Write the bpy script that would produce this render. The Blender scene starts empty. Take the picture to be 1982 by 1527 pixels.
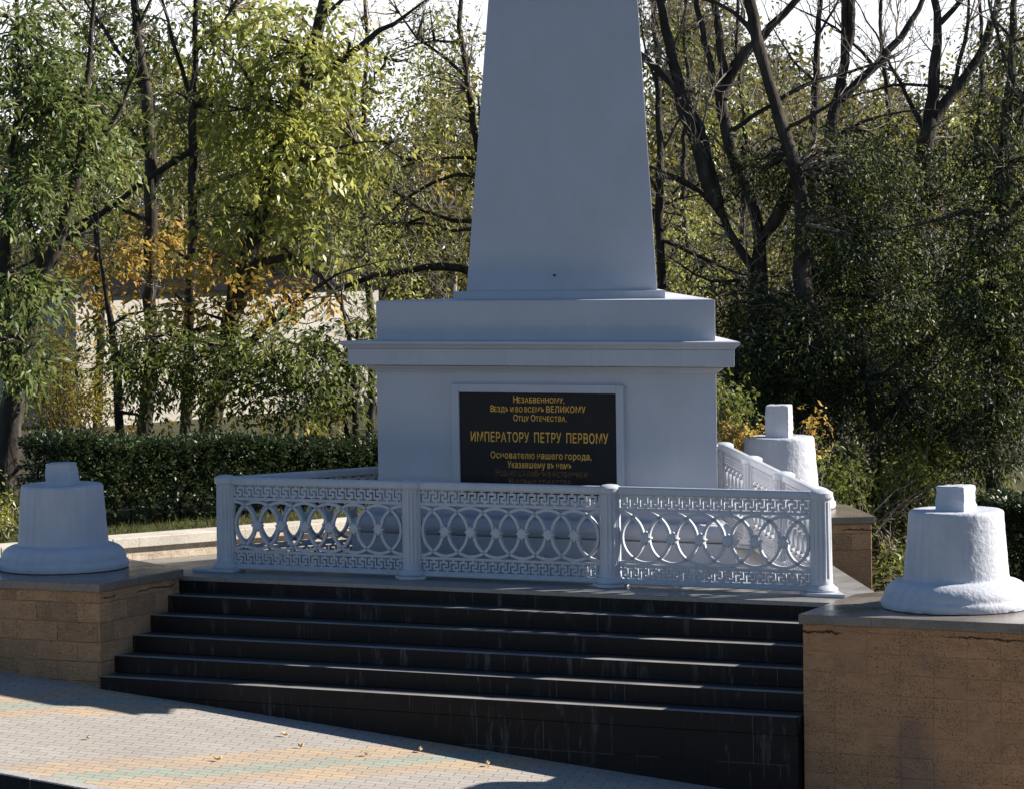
import bpy, math, random
import numpy as np
from mathutils import Vector, Matrix, noise

# ------------------------------------------------------------------ camera, world, sun, exposure
scene = bpy.context.scene
COL = scene.collection
FPX, PW, PH = 5976.39, 1982.0, 1527.0
CAM = np.array([12.8688, -26.3726, 3.3801])
YAW, PITCH, ROLL = 0.452573, -0.0540485, -0.0154989
_f = np.array([-math.sin(YAW) * math.cos(PITCH), math.cos(YAW) * math.cos(PITCH), math.sin(PITCH)])
_r = np.array([math.cos(YAW), math.sin(YAW), 0.0]); _u = np.cross(_r, _f)
RGT = _r * math.cos(ROLL) + _u * math.sin(ROLL); UPV = -_r * math.sin(ROLL) + _u * math.cos(ROLL); FWD = _f
cd = bpy.data.cameras.new("camera"); camo = bpy.data.objects.new("camera", cd); COL.objects.link(camo)
cd.sensor_width = 36.0; cd.lens = 36.0 * FPX / PW; cd.clip_start = 0.5; cd.clip_end = 3000.0
M = Matrix.Identity(4)
for i in range(3):
    M[i][0], M[i][1], M[i][2], M[i][3] = RGT[i], UPV[i], -FWD[i], CAM[i]
camo.matrix_world = M
scene.camera = camo

SUN_DIR = Vector((1.41, 1.05, 1.0)).normalized()          # towards the sun
SUN_EL = math.asin(SUN_DIR.z)
world = bpy.data.worlds.new("World"); scene.world = world; world.use_nodes = True
wn = world.node_tree.nodes; wl = world.node_tree.links
sky = wn.new("ShaderNodeTexSky"); sky.sky_type = 'NISHITA'; sky.sun_disc = False
sky.sun_elevation = SUN_EL; sky.sun_rotation = math.atan2(SUN_DIR.x, SUN_DIR.y)
sky.air_density = 1.0; sky.dust_density = 0.1; sky.ozone_density = 4.0
tcw = wn.new("ShaderNodeTexCoord"); sxw = wn.new("ShaderNodeSeparateXYZ"); wl.new(tcw.outputs['Generated'], sxw.inputs[0])
def wmap(sock, a, b, c, d):
    m = wn.new("ShaderNodeMapRange"); m.interpolation_type = 'SMOOTHSTEP'; wl.new(sock, m.inputs[0])
    for i, v in enumerate((a, b, c, d)): m.inputs[i + 1].default_value = v
    return m.outputs[0]
veil_dir = wn.new("ShaderNodeVectorMath"); veil_dir.operation = 'DOT_PRODUCT'; wl.new(tcw.outputs['Generated'], veil_dir.inputs[0]); veil_dir.inputs[1].default_value = (-0.35, 0.94, 0.0)
cmul = wn.new("ShaderNodeMath"); cmul.operation = 'MULTIPLY'                          # white veil added low in the north, out of sight of the front faces
wl.new(wmap(sxw.outputs[2], 0.10, 0.26, 1.0, 0.0), cmul.inputs[0]); wl.new(wmap(veil_dir.outputs['Value'], 0.45, 0.85, 0.0, 1.0), cmul.inputs[1])
cno = wn.new("ShaderNodeTexNoise"); cno.inputs['Scale'].default_value = 7.0; cno.inputs['Detail'].default_value = 5.0; wl.new(tcw.outputs['Generated'], cno.inputs['Vector'])
cml = wn.new("ShaderNodeMath"); cml.operation = 'MULTIPLY'; wl.new(cmul.outputs[0], cml.inputs[0]); wl.new(wmap(cno.outputs[0], 0.25, 0.50, 0.70, 1.0), cml.inputs[1])
mxw = wn.new("ShaderNodeMix"); mxw.data_type = 'RGBA'; wl.new(cml.outputs[0], mxw.inputs[0]); wl.new(sky.outputs[0], mxw.inputs[6]); mxw.inputs[7].default_value = (11.2, 11.6, 12.2, 1)
wl.new(mxw.outputs[2], wn["Background"].inputs[0]); wn["Background"].inputs[1].default_value = 0.05
sd = bpy.data.lights.new("sun", 'SUN'); sd.energy = 5.0; sd.angle = math.radians(0.53); sd.color = (1.0, 0.93, 0.82)
so = bpy.data.objects.new("sun", sd); COL.objects.link(so)
so.rotation_euler = (-SUN_DIR).to_track_quat('-Z', 'Y').to_euler(); so.location = (20, 18, 20)
scene.view_settings.view_transform = 'Standard'; scene.view_settings.look = 'None'
scene.view_settings.exposure = 1.15; scene.view_settings.gamma = 1.0
scene.cycles.max_bounces = 6; scene.cycles.diffuse_bounces = 3; scene.cycles.transmission_bounces = 4
scene.cycles.glossy_bounces = 3; scene.cycles.use_denoising = True
scene.cycles.caustics_reflective = False; scene.cycles.caustics_refractive = False
scene.cycles.sample_clamp_indirect = 6.0

S3 = math.sqrt(3.0)
SIDE = 6.3
CX, CY = 0.0, SIDE * S3 / 6                                 # axis of the three-sided monument
def at(px, py, D):                                          # a point D metres in front of the camera
    return CAM + D * (FWD + RGT * (px - PW / 2) / FPX - UPV * (py - PH / 2) / FPX)

# ------------------------------------------------------------------ helpers
def tag(o, label=None, cat=None, group=None, kind=None):
    if label: o['label'] = label
    if cat: o['category'] = cat
    if group: o['group'] = group
    if kind: o['kind'] = kind
    return o
def empty(name, loc=(0, 0, 0)):
    o = bpy.data.objects.new(name, None); o.empty_display_size = 0.2; o.location = loc; COL.objects.link(o); return o
def kids(o): return [c for c in bpy.data.objects if c.parent == o]
def copy_tree(o, parent=None):
    c = o.copy(); COL.objects.link(c)
    if parent is not None: c.parent = parent
    for k in kids(o): copy_tree(k, c)
    return c
class MB:
    def __init__(s): s.v = []; s.f = []; s.m = []; s.uv = []; s.mat = 0
    def add(s, vs, fs, uvs=None):
        b = len(s.v); s.v += [tuple(x) for x in vs]
        for i, f in enumerate(fs):
            s.f.append([b + j for j in f]); s.m.append(s.mat)
            s.uv.append(uvs[i] if uvs else None)
    def box(s, x0, x1, y0, y1, z0, z1):
        v = [(x0, y0, z0), (x1, y0, z0), (x1, y1, z0), (x0, y1, z0), (x0, y0, z1), (x1, y0, z1), (x1, y1, z1), (x0, y1, z1)]
        f = [(0, 3, 2, 1), (4, 5, 6, 7), (0, 1, 5, 4), (1, 2, 6, 5), (2, 3, 7, 6), (3, 0, 4, 7)]
        uv = []
        for q in f:
            if q[0:2] in ((0, 3), (4, 5)): uv.append([(v[k][0], v[k][1]) for k in q])
            elif q in ((0, 1, 5, 4), (2, 3, 7, 6)): uv.append([(v[k][0], v[k][2]) for k in q])
            else: uv.append([(v[k][1], v[k][2]) for k in q])
        s.add(v, f, uv)
    def loft(s, loops, close=True, caps=True):
        n = len(loops[0]); vs = [p for l in loops for p in l]; fs = []
        for i in range(len(loops) - 1):
            for j in range(n if close else n - 1):
                k = (j + 1) % n; fs.append((i * n + j, i * n + k, (i + 1) * n + k, (i + 1) * n + j))
        if caps: fs.append(tuple(range(n - 1, -1, -1))); fs.append(tuple((len(loops) - 1) * n + j for j in range(n)))
        s.add(vs, fs)
    def prism(s, poly, z0, z1):                             # counter-clockwise polygon with UVs in metres
        n = len(poly); vs = [(x, y, z0) for x, y in poly] + [(x, y, z1) for x, y in poly]; fs = []; uv = []; d = 0.0
        for j in range(n):
            k = (j + 1) % n; L = math.dist(poly[j], poly[k])
            fs.append((j, k, n + k, n + j)); uv.append([(d, z0), (d + L, z0), (d + L, z1), (d, z1)]); d += L
        fs.append(tuple(range(n - 1, -1, -1))); uv.append([poly[j] for j in range(n - 1, -1, -1)])
        fs.append(tuple(range(n, 2 * n))); uv.append(list(poly))
        s.add(vs, fs, uv)
    def lathe(s, prof, seg=32, cx=0, cy=0):
        s.loft([[(cx + r * math.cos(2 * math.pi * k / seg), cy + r * math.sin(2 * math.pi * k / seg), z) for k in range(seg)] for r, z in prof])
    def build(s, name, mats, parent=None, smooth=False, bevel=0.0):
        me = bpy.data.meshes.new(name); me.from_pydata(s.v, [], s.f)
        for m in (mats if isinstance(mats, (list, tuple)) else [mats]): me.materials.append(m)
        if any(s.m): me.polygons.foreach_set('material_index', s.m)
        if any(u is not None for u in s.uv):
            l = me.uv_layers.new(name='UVMap'); arr = []
            for f, u in zip(s.f, s.uv): arr += [c for p in (u or [(0, 0)] * len(f)) for c in p]
            l.data.foreach_set('uv', arr)
        if smooth: me.polygons.foreach_set('use_smooth', [True] * len(me.polygons))
        me.update()
        o = bpy.data.objects.new(name, me); COL.objects.link(o)
        if parent is not None: o.parent = parent
        if bevel:
            b = o.modifiers.new('edge', 'BEVEL'); b.width = bevel; b.segments = 2; b.limit_method = 'ANGLE'; b.angle_limit = math.radians(40)
        return o
def auto_smooth(o, deg=35):
    me = o.data; me.polygons.foreach_set('use_smooth', [True] * len(me.polygons))
    me.set_sharp_from_angle(angle=math.radians(deg))

# ------------------------------------------------------------------ materials
class NT:
    def __init__(s, name):
        s.m = bpy.data.materials.new(name); s.m.use_nodes = True
        s.n = s.m.node_tree.nodes; s.l = s.m.node_tree.links; s.b = s.n['Principled BSDF']; s.out = s.n['Material Output']
    def node(s, t, **kw):
        n = s.n.new('ShaderNode' + t)
        for k, v in kw.items(): setattr(n, k, v)
        return n
    def put(s, sock, v):
        if isinstance(v, bpy.types.NodeSocket): s.l.new(v, sock)
        elif v is not None: sock.default_value = v
    def math(s, op, a, b=None, c=None):
        n = s.node('Math', operation=op); s.put(n.inputs[0], a); s.put(n.inputs[1], b); s.put(n.inputs[2], c); return n.outputs[0]
    def coord(s, which='Object'): return s.node('TexCoord').outputs[which]
    def mapping(s, vec, scale=(1, 1, 1), rot=(0, 0, 0)):
        n = s.node('Mapping'); s.put(n.inputs[0], vec); n.inputs['Scale'].default_value = scale; n.inputs['Rotation'].default_value = rot; return n.outputs[0]
    def noise(s, vec, scale, detail=4.0, rough=0.55):
        n = s.node('TexNoise'); s.put(n.inputs['Vector'], vec); n.inputs['Scale'].default_value = scale
        n.inputs['Detail'].default_value = detail; n.inputs['Roughness'].default_value = rough; return n.outputs[0]
    def ramp(s, fac, stops, interp='LINEAR'):
        n = s.node('ValToRGB'); s.put(n.inputs[0], fac); e = n.color_ramp; e.interpolation = interp
        while len(e.elements) < len(stops): e.elements.new(0.5)
        for el, (p, c) in zip(e.elements, stops):
            el.position = p; el.color = (c, c, c, 1) if isinstance(c, (int, float)) else (*c, 1)
        return n.outputs[0]
    def mix(s, fac, a, b, blend='MIX'):
        n = s.node('Mix', data_type='RGBA', blend_type=blend); s.put(n.inputs[0], fac)
        for i, v in ((6, a), (7, b)):
            s.put(n.inputs[i], (*v, 1) if isinstance(v, tuple) and len(v) == 3 else v)
        return n.outputs[2]
    def bump(s, h, strength=0.3, dist=0.01):
        n = s.node('Bump'); s.put(n.inputs['Height'], h); n.inputs['Strength'].default_value = strength; n.inputs['Distance'].default_value = dist
        s.l.new(n.outputs[0], s.b.inputs['Normal']); return n
    def base(s, c, rough=0.6, spec=0.5):
        s.put(s.b.inputs['Base Color'], (*c, 1) if isinstance(c, tuple) else c); s.put(s.b.inputs['Roughness'], rough)
        s.b.inputs['Specular IOR Level'].default_value = spec
        return s.m

def mat_paint(name, col, dark, bump=0.15, bscale=40, rough=0.55, streak=0.5, joint=0.0):
    t = NT(name); co = t.coord()
    n1 = t.noise(co, 1.3, 6, 0.6); n2 = t.noise(t.mapping(co, (6, 6, 0.5)), 2.0, 5, 0.6); n3 = t.noise(co, 25, 3)
    f = t.ramp(t.math('ADD', t.math('MULTIPLY', n1, 0.6), t.math('MULTIPLY', n2, streak)), [(0.36, 1.0), (0.62, 0.0)])
    c = t.mix(f, col, dark)
    if joint:
        sx = t.node('SeparateXYZ'); t.put(sx.inputs[0], co); fr = t.math('FRACT', t.math('ADD', t.math('DIVIDE', sx.outputs[0], joint), 0.36))
        c = t.mix(t.ramp(fr, [(0.0, 0.55), (0.006, 0.0)]), c, tuple(x * 0.35 for x in col))
    c = t.mix(t.ramp(t.noise(t.mapping(co, (1.0, 1.0, 0.6)), 2.6, 7, 0.65), [(0.46, 0.0), (0.64, 0.40)]), c, (col[0] * 0.80, col[1] * 0.79, col[2] * 0.78))
    spot = t.ramp(n3, [(0.68, 0.0), (0.78, 0.35)])
    c = t.mix(spot, c, tuple(x * 0.6 for x in col))
    t.bump(t.math('ADD', t.noise(co, bscale, 4), t.math('MULTIPLY', n1, 2.0)), bump, 0.01)
    return t.base(c, rough, 0.4)
PAINT = mat_paint('grey_white_paint', (0.51, 0.525, 0.575), (0.46, 0.47, 0.525), 0.12, 30, 0.55, 0.15)
PAINT_JOINTED = mat_paint('jointed_grey_white_paint', (0.52, 0.525, 0.565), (0.46, 0.465, 0.51), 0.12, 30, 0.55, 0.25, 0.93)
IRON = mat_paint('painted_iron', (0.50, 0.52, 0.57), (0.41, 0.43, 0.48), 0.25, 60, 0.42)
PLASTER = mat_paint('rough_plaster_paint', (0.50, 0.52, 0.585), (0.40, 0.42, 0.475), 0.6, 34, 0.6)

def mat_travertine(name, c1, c2, bw, bh, dark=0.35, off=0.5, jm=1.0, stain=0.28):
    t = NT(name); uv = t.coord('UV'); co = t.coord()
    wob = t.noise(co, 3.0, 3); vv = t.node('VectorMath', operation='MULTIPLY_ADD')
    t.put(vv.inputs[0], t.node('TexNoise').outputs['Color']); vv.inputs[1].default_value = (0.012, 0.012, 0); t.put(vv.inputs[2], uv)
    b = t.node('TexBrick'); b.offset = off; t.put(b.inputs['Vector'], vv.outputs[0])
    b.inputs['Color1'].default_value = (0, 0, 0, 1); b.inputs['Color2'].default_value = (1, 1, 1, 1); b.inputs['Mortar'].default_value = (0.5, 0.5, 0.5, 1)
    b.inputs['Scale'].default_value = 1.0; b.inputs['Brick Width'].default_value = bw; b.inputs['Row Height'].default_value = bh
    b.inputs['Mortar Size'].default_value = 0.004; b.inputs['Mortar Smooth'].default_value = 0.3
    n1 = t.noise(t.mapping(co, (1, 1, 2.5)), 5.0, 8, 0.65); n2 = t.noise(co, 0.9, 4)
    c = t.mix(t.ramp(b.outputs['Color'], [(0.0, 0.0), (1.0, 1.0)]), c1, c2)
    c = t.mix(t.ramp(n1, [(0.38, 0.0), (0.7, 0.6)]), c, tuple(x * 0.60 for x in c1))
    c = t.mix(t.math('MULTIPLY', t.ramp(t.noise(t.mapping(co, (3, 3, 26)), 3.0, 5, 0.7), [(0.5, 0.0), (0.62, 1.0)]), 0.30), c, tuple(min(1, x * 1.35) for x in c1))
    c = t.mix(t.ramp(n2, [(0.50, 0.0), (0.78, 0.30)]), c, (0.17, 0.115, 0.08))
    v = t.node('TexVoronoi'); t.put(v.inputs['Vector'], t.mapping(co, (48, 48, 80))); v.inputs['Scale'].default_value = 1.0
    pits = t.math('MULTIPLY', t.ramp(v.outputs['Distance'], [(0.10, 1.0), (0.28, 0.0)]), t.ramp(t.noise(co, 4.0, 3), [(0.40, 0.0), (0.54, 1.0)]))
    c = t.mix(t.math('MULTIPLY', pits, 0.75), c, (0.05, 0.035, 0.025))
    mott = t.noise(co, 11.0, 6, 0.7)
    c = t.mix(t.ramp(mott, [(0.50, 0.0), (0.68, 0.20)]), c, tuple(min(1, x * 1.6) for x in c1))
    c = t.mix(t.ramp(t.noise(t.mapping(co, (1.3, 1.3, 0.7)), 1.9, 5, 0.6), [(0.54, 0.0), (0.72, stain)]), c, (0.14, 0.105, 0.09))
    sv = t.node('SeparateXYZ'); t.put(sv.inputs[0], uv)
    wav = t.math('ADD', sv.outputs[1], t.math('MULTIPLY', t.math('SUBTRACT', t.noise(co, 7.0, 9, 0.75), 0.5), 0.13))
    crack = t.math('MULTIPLY', t.ramp(t.math('ABSOLUTE', t.math('SUBTRACT', wav, 1.535)), [(0.0015, 1.0), (0.007, 0.0)]), t.ramp(t.noise(co, 1.6, 2), [(0.48, 0.0), (0.53, 1.0)]))
    c = t.mix(crack, c, (0.02, 0.014, 0.010))
    m = t.math('MULTIPLY', b.outputs['Fac'], t.ramp(t.noise(co, 2.2, 3), [(0.40, 0.18 * jm * jm), (0.62, 0.9 * jm)]))
    c = t.mix(t.math('MULTIPLY', m, 0.8), c, tuple(x * dark for x in c1))
    h = t.math('SUBTRACT', t.math('ADD', t.math('MULTIPLY', n1, 0.5), t.math('MULTIPLY', mott, 0.5)), t.math('ADD', pits, t.math('ADD', m, crack)))
    t.bump(h, 1.0, 0.018)
    return t.base(c, 0.8, 0.2)
TRAV = mat_travertine('travertine_blocks', (0.44, 0.265, 0.145), (0.26, 0.16, 0.095), 0.46, 0.187)
TRAV_SMOOTH = mat_travertine('mottled_travertine_tiles', (0.40, 0.225, 0.115), (0.31, 0.18, 0.10), 0.29, 0.172, 0.35, 0.0, 0.35, 0.55)
TRAV_PALE = mat_travertine('pale_stone_facing', (0.62, 0.53, 0.42), (0.54, 0.45, 0.35), 1.15, 0.5)

def mat_slab(name, c, rough, joints=0.9, wear=0.4, vein=0.25):
    t = NT(name); co = t.coord(); uv = t.coord('UV')
    b = t.node('TexBrick'); b.offset = 0.5; t.put(b.inputs['Vector'], uv); b.inputs['Scale'].default_value = 1.0
    b.inputs['Brick Width'].default_value = joints; b.inputs['Row Height'].default_value = joints * 0.55; b.inputs['Mortar Size'].default_value = 0.003
    b.inputs['Color1'].default_value = (0.35, 0.35, 0.35, 1); b.inputs['Color2'].default_value = (0.65, 0.65, 0.65, 1)
    n = t.noise(co, 60, 3); n2 = t.noise(co, 2.5, 6)
    cc = t.mix(t.ramp(n, [(0.35, 0), (0.7, 1)]), tuple(x * (1 - vein) for x in c), tuple(min(1, x * (1 + vein)) for x in c))
    cc = t.mix(t.math('MULTIPLY', t.ramp(n2, [(0.4, 0), (0.75, 1)]), wear), cc, tuple(min(1, x * 1.5 + 0.02) for x in c))
    cc = t.mix(t.math('MULTIPLY', b.outputs['Color'], 0.25), cc, tuple(x * 0.7 for x in c))
    cc = t.mix(t.math('MULTIPLY', b.outputs['Fac'], 0.8), cc, tuple(x * 0.25 for x in c))
    r = t.ramp(n2, [(0.3, max(0.05, rough - 0.10)), (0.7, rough + 0.12)])
    t.bump(t.math('SUBTRACT', t.math('MULTIPLY', n2, 0.4), b.outputs['Fac']), 0.15, 0.006)
    return t.base(cc, r, 0.5)
SLAB = mat_slab('polished_capping_stone', (0.17, 0.145, 0.125), 0.26, 1.3)
FLOORM = mat_slab('platform_paving_stone', (0.22, 0.21, 0.20), 0.36, 0.6)
COPING = mat_slab('pale_coping_stone', (0.55, 0.50, 0.43), 0.6, 1.2)

def mat_granite():
    t = NT('dark_granite'); co = t.coord(); uv = t.coord('UV')
    b = t.node('TexBrick'); b.offset = 0.37; t.put(b.inputs['Vector'], uv); b.inputs['Scale'].default_value = 1.0
    b.inputs['Brick Width'].default_value = 0.66; b.inputs['Row Height'].default_value = 40.0; b.inputs['Mortar Size'].default_value = 0.003
    b.inputs['Color1'].default_value = (0.3, 0.3, 0.3, 1); b.inputs['Color2'].default_value = (0.7, 0.7, 0.7, 1)
    n = t.noise(co, 90, 3); n2 = t.noise(co, 1.7, 5); st = t.noise(t.mapping(co, (9, 9, 1.2)), 1.4, 6, 0.7)
    c = t.mix(n, (0.008, 0.0075, 0.008), (0.022, 0.018, 0.018))
    c = t.mix(t.math('MULTIPLY', b.outputs['Color'], 0.35), c, (0.032, 0.022, 0.018))
    c = t.mix(t.math('MULTIPLY', t.ramp(st, [(0.54, 0.0), (0.74, 0.8)]), t.ramp(n2, [(0.44, 0), (0.58, 1)])), c, (0.15, 0.14, 0.14))
    c = t.mix(t.math('MULTIPLY', b.outputs['Fac'], t.ramp(st, [(0.40, 0.9), (0.6, 0.4)])), c, t.mix(t.ramp(n2, [(0.46, 0.0), (0.52, 1.0)]), (0.002, 0.002, 0.002), (0.11, 0.105, 0.10)))
    t.bump(t.math('SUBTRACT', t.math('MULTIPLY', n, 0.25), b.outputs['Fac']), 0.2, 0.006)
    return t.base(c, t.ramp(n2, [(0.3, 0.40), (0.7, 0.56)]), 0.12)
GRANITE = mat_granite()

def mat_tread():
    t = NT('granite_tread_with_painted_sun_edge'); co = t.coord(); sx = t.node('SeparateXYZ'); t.put(sx.inputs[0], t.coord('UV'))
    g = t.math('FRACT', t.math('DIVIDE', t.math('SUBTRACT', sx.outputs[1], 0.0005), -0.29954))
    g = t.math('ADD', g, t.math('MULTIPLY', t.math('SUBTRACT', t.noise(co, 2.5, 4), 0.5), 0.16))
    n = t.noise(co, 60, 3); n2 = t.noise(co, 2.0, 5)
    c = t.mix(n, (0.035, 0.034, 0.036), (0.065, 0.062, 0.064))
    c = t.mix(t.math('MULTIPLY', t.ramp(g, [(0.62, 0.0), (0.80, 1.0)]), t.ramp(n2, [(0.3, 0.55), (0.6, 1.0)])), c, (0.30, 0.29, 0.28))  # sun strip painted into the colour: pale front edge, dark behind
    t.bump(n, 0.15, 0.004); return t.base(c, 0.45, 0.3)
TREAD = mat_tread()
def mat_pavers():
    t = NT('coloured_paving_bricks'); uv = t.coord('UV'); co = t.coord()
    sx = t.node('SeparateXYZ'); t.put(sx.inputs[0], t.mapping(uv, (1, 1, 1), (0, 0, math.radians(-15))))
    BW, BH = 0.21, 0.105
    rowf = t.math('DIVIDE', sx.outputs[1], BH); row = t.math('FLOOR', rowf)
    colf = t.math('ADD', t.math('DIVIDE', sx.outputs[0], BW), t.math('MULTIPLY', t.math('MODULO', t.math('ABSOLUTE', row), 2.0), 0.5)); colm = t.math('FLOOR', colf)
    fx = t.math('SUBTRACT', colf, colm); fy = t.math('SUBTRACT', rowf, row)
    ex = t.math('MULTIPLY', t.math('MINIMUM', fx, t.math('SUBTRACT', 1.0, fx)), BW)
    ey = t.math('MULTIPLY', t.math('MINIMUM', fy, t.math('SUBTRACT', 1.0, fy)), BH)
    joint = t.ramp(t.math('MULTIPLY', t.math('MINIMUM', ex, ey), 100.0), [(0.22, 1.0), (0.62, 0.0)])
    # colour of the whole brick from the place of its centre: orange / green / orange bands across grey
    cu = t.math('MULTIPLY', t.math('SUBTRACT', t.math('ADD', colm, 0.5), t.math('MULTIPLY', t.math('MODULO', t.math('ABSOLUTE', row), 2.0), 0.5)), BW)
    cv = t.math('MULTIPLY', t.math('ADD', row, 0.5), BH)
    ca, sa = math.cos(math.radians(15)), math.sin(math.radians(15))
    wx = t.math('SUBTRACT', t.math('MULTIPLY', cu, ca), t.math('MULTIPLY', cv, sa))
    wy = t.math('ADD', t.math('MULTIPLY', cu, sa), t.math('MULTIPLY', cv, ca))
    q = t.math('SUBTRACT', wx, t.math('MULTIPLY', wy, 0.70))
    ph = t.math('FRACT', t.math('DIVIDE', t.math('ADD', q, 36.0 - 2.1), 3.55))
    wn_ = t.node('TexWhiteNoise', noise_dimensions='2D'); cx = t.node('CombineXYZ'); t.put(cx.inputs[0], colm); t.put(cx.inputs[1], row); t.put(wn_.inputs['Vector'], cx.outputs[0])
    band = t.ramp(ph, [(0.0, (0.45, 0.33, 0.215)), (0.150, (0.295, 0.335, 0.27)), (0.255, (0.45, 0.33, 0.215)), (0.385, (0.365, 0.338, 0.308))], 'CONSTANT')
    c = t.mix(t.math('MULTIPLY', wn_.outputs[0], 0.42), band, (0.22, 0.205, 0.19))
    c = t.mix(t.ramp(t.noise(co, 0.8, 5), [(0.40, 0.0), (0.75, 0.40)]), c, (0.25, 0.22, 0.20))
    c = t.mix(t.math('MULTIPLY', t.ramp(t.noise(co, 45, 3), [(0.3, 0), (0.8, 1)]), 0.25), c, (0.52, 0.48, 0.44))
    c = t.mix(t.math('MULTIPLY', joint, 0.62), c, (0.10, 0.088, 0.075))
    t.bump(t.math('ADD', t.math('SUBTRACT', t.math('MULTIPLY', t.noise(co, 60, 3), 0.2), joint), t.math('MULTIPLY', wn_.outputs[0], 0.35)), 0.7, 0.006)
    return t.base(c, 0.8, 0.25)
PAVERS = mat_pavers()

def mat_simple(name, stops, scale, rough=0.85, bump=0.4, bscale=None, spec=0.3, coord='Object', map_scale=(1, 1, 1)):
    t = NT(name); co = t.mapping(t.coord(coord), map_scale); n = t.noise(co, scale, 7, 0.62)
    t.bump(t.noise(co, bscale or scale * 4, 5), bump, 0.02)
    return t.base(t.ramp(n, stops), rough, spec)
KERBM = mat_simple('concrete_kerb', [(0.3, (0.28, 0.265, 0.25)), (0.7, (0.40, 0.38, 0.36))], 7)
KERB_SHADE = mat_simple('painted_shade_kerb_face', [(0.3, (0.012, 0.012, 0.013)), (0.7, (0.05, 0.047, 0.043))], 5, 0.9, spec=0.1)  # deep shade on the kerb's road side, painted as near-black colour
ASPHALT = mat_simple('asphalt', [(0.3, (0.035, 0.035, 0.037)), (0.7, (0.06, 0.058, 0.056))], 30, 0.9)
SOIL = mat_simple('leaf_littered_soil', [(0.3, (0.020, 0.022, 0.009)), (0.5, (0.040, 0.042, 0.014)), (0.72, (0.085, 0.065, 0.024))], 3.5, 0.95, 0.8, 25)
WALLW = mat_simple('white_wall_render', [(0.3, (0.33, 0.31, 0.28)), (0.7, (0.48, 0.455, 0.415))], 1.2, 0.95, 0.3, spec=0.05)
ROOFM = mat_simple('dark_roof_sheet', [(0.3, (0.010, 0.010, 0.012)), (0.7, (0.022, 0.022, 0.025))], 5, 1.0, 0.2, spec=0.0)
BARK = mat_simple('dark_bark', [(0.3, (0.020, 0.016, 0.014)), (0.55, (0.050, 0.042, 0.036)), (0.75, (0.115, 0.10, 0.085))], 9, 0.9, 1.0, 22, 0.2, map_scale=(1, 1, 0.3))
TWIG = mat_simple('grey_twig_bark', [(0.3, (0.10, 0.085, 0.070)), (0.7, (0.30, 0.26, 0.22))], 6, 0.85, 0.3)
PLAQUE = mat_simple('black_polished_plaque', [(0.3, (0.010, 0.010, 0.012)), (0.7, (0.016, 0.015, 0.018))], 8, 0.35, 0.05, 30, 0.2)
GOLD = mat_simple('gold_lettering', [(0.3, (0.78, 0.37, 0.045)), (0.7, (0.95, 0.55, 0.10))], 14, 0.40, 0.1)
GOLD_WORN = mat_simple('worn_gold_lettering', [(0.35, (0.05, 0.025, 0.014)), (0.7, (0.28, 0.13, 0.035))], 14, 0.5, 0.1)
RUST = mat_simple('rust', [(0.3, (0.05, 0.03, 0.02)), (0.7, (0.14, 0.08, 0.04))], 20)

def mat_leaf(name, cols, trans=0.45, rough=0.42, clump=0.35, cscale=1.1, spec=0.35):
    """cols: colours the leaves of this kind have, drawn leaf by leaf and patch by patch."""
    t = NT(name); g = t.node('NewGeometry'); co = t.coord()
    f = t.math('ADD', t.math('MULTIPLY', g.outputs['Random Per Island'], 1.0 - clump), t.math('MULTIPLY', t.ramp(t.noise(co, cscale, 2), [(0.32, 0.0), (0.68, 1.0)]), clump))
    n = len(cols); pos = (0.10, 0.42, 0.70, 0.94) if n == 4 else [0.08 + 0.84 * i / max(1, n - 1) for i in range(n)]
    c = t.ramp(f, list(zip(pos, cols)))
    t.base(c, rough, spec)
    tr = t.node('BsdfTranslucent'); t.put(tr.inputs[0], t.mix(0.5, c, tuple(min(1, x * 1.5) for x in cols[-1]), 'MIX'))
    mx = t.node('MixShader'); mx.inputs[0].default_value = trans
    t.l.new(t.b.outputs[0], mx.inputs[1]); t.l.new(tr.outputs[0], mx.inputs[2]); t.l.new(mx.outputs[0], t.out.inputs[0])
    return t.m
L_WILLOW = mat_leaf('drooping_leaves', [(0.018, 0.038, 0.012), (0.050, 0.085, 0.022), (0.13, 0.175, 0.040), (0.42, 0.45, 0.15)], 0.24, 0.45, 0.40, spec=0.25)
L_ASH = mat_leaf('yellow_green_leaves', [(0.024, 0.040, 0.008), (0.095, 0.125, 0.016), (0.27, 0.29, 0.045), (0.60, 0.58, 0.17)], 0.34, 0.42, 0.40, spec=0.4)
L_GOLD = mat_leaf('autumn_leaves', [(0.06, 0.065, 0.014), (0.24, 0.17, 0.025), (0.50, 0.32, 0.045), (0.50, 0.22, 0.05), (0.58, 0.46, 0.14)], 0.35, 0.55, spec=0.15)
L_DARK = mat_leaf('dark_evergreen_leaves', [(0.005, 0.012, 0.006), (0.010, 0.021, 0.008), (0.020, 0.036, 0.011), (0.085, 0.10, 0.035)], 0.14, 0.48, 0.45, spec=0.2)
L_MID = mat_leaf('mid_green_leaves', [(0.014, 0.030, 0.010), (0.040, 0.070, 0.015), (0.11, 0.145, 0.030), (0.34, 0.35, 0.09)], 0.28, 0.5, 0.45, spec=0.2)
L_OLIVE = mat_leaf('olive_leaves', [(0.018, 0.023, 0.008), (0.038, 0.044, 0.012), (0.105, 0.108, 0.028), (0.30, 0.27, 0.09)], 0.34, 0.6, 0.5, spec=0.15)
L_HEDGE = mat_leaf('hedge_leaves', [(0.008, 0.019, 0.008), (0.015, 0.030, 0.010), (0.030, 0.052, 0.017), (0.085, 0.11, 0.042)], 0.14, 0.40, spec=0.3)
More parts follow.
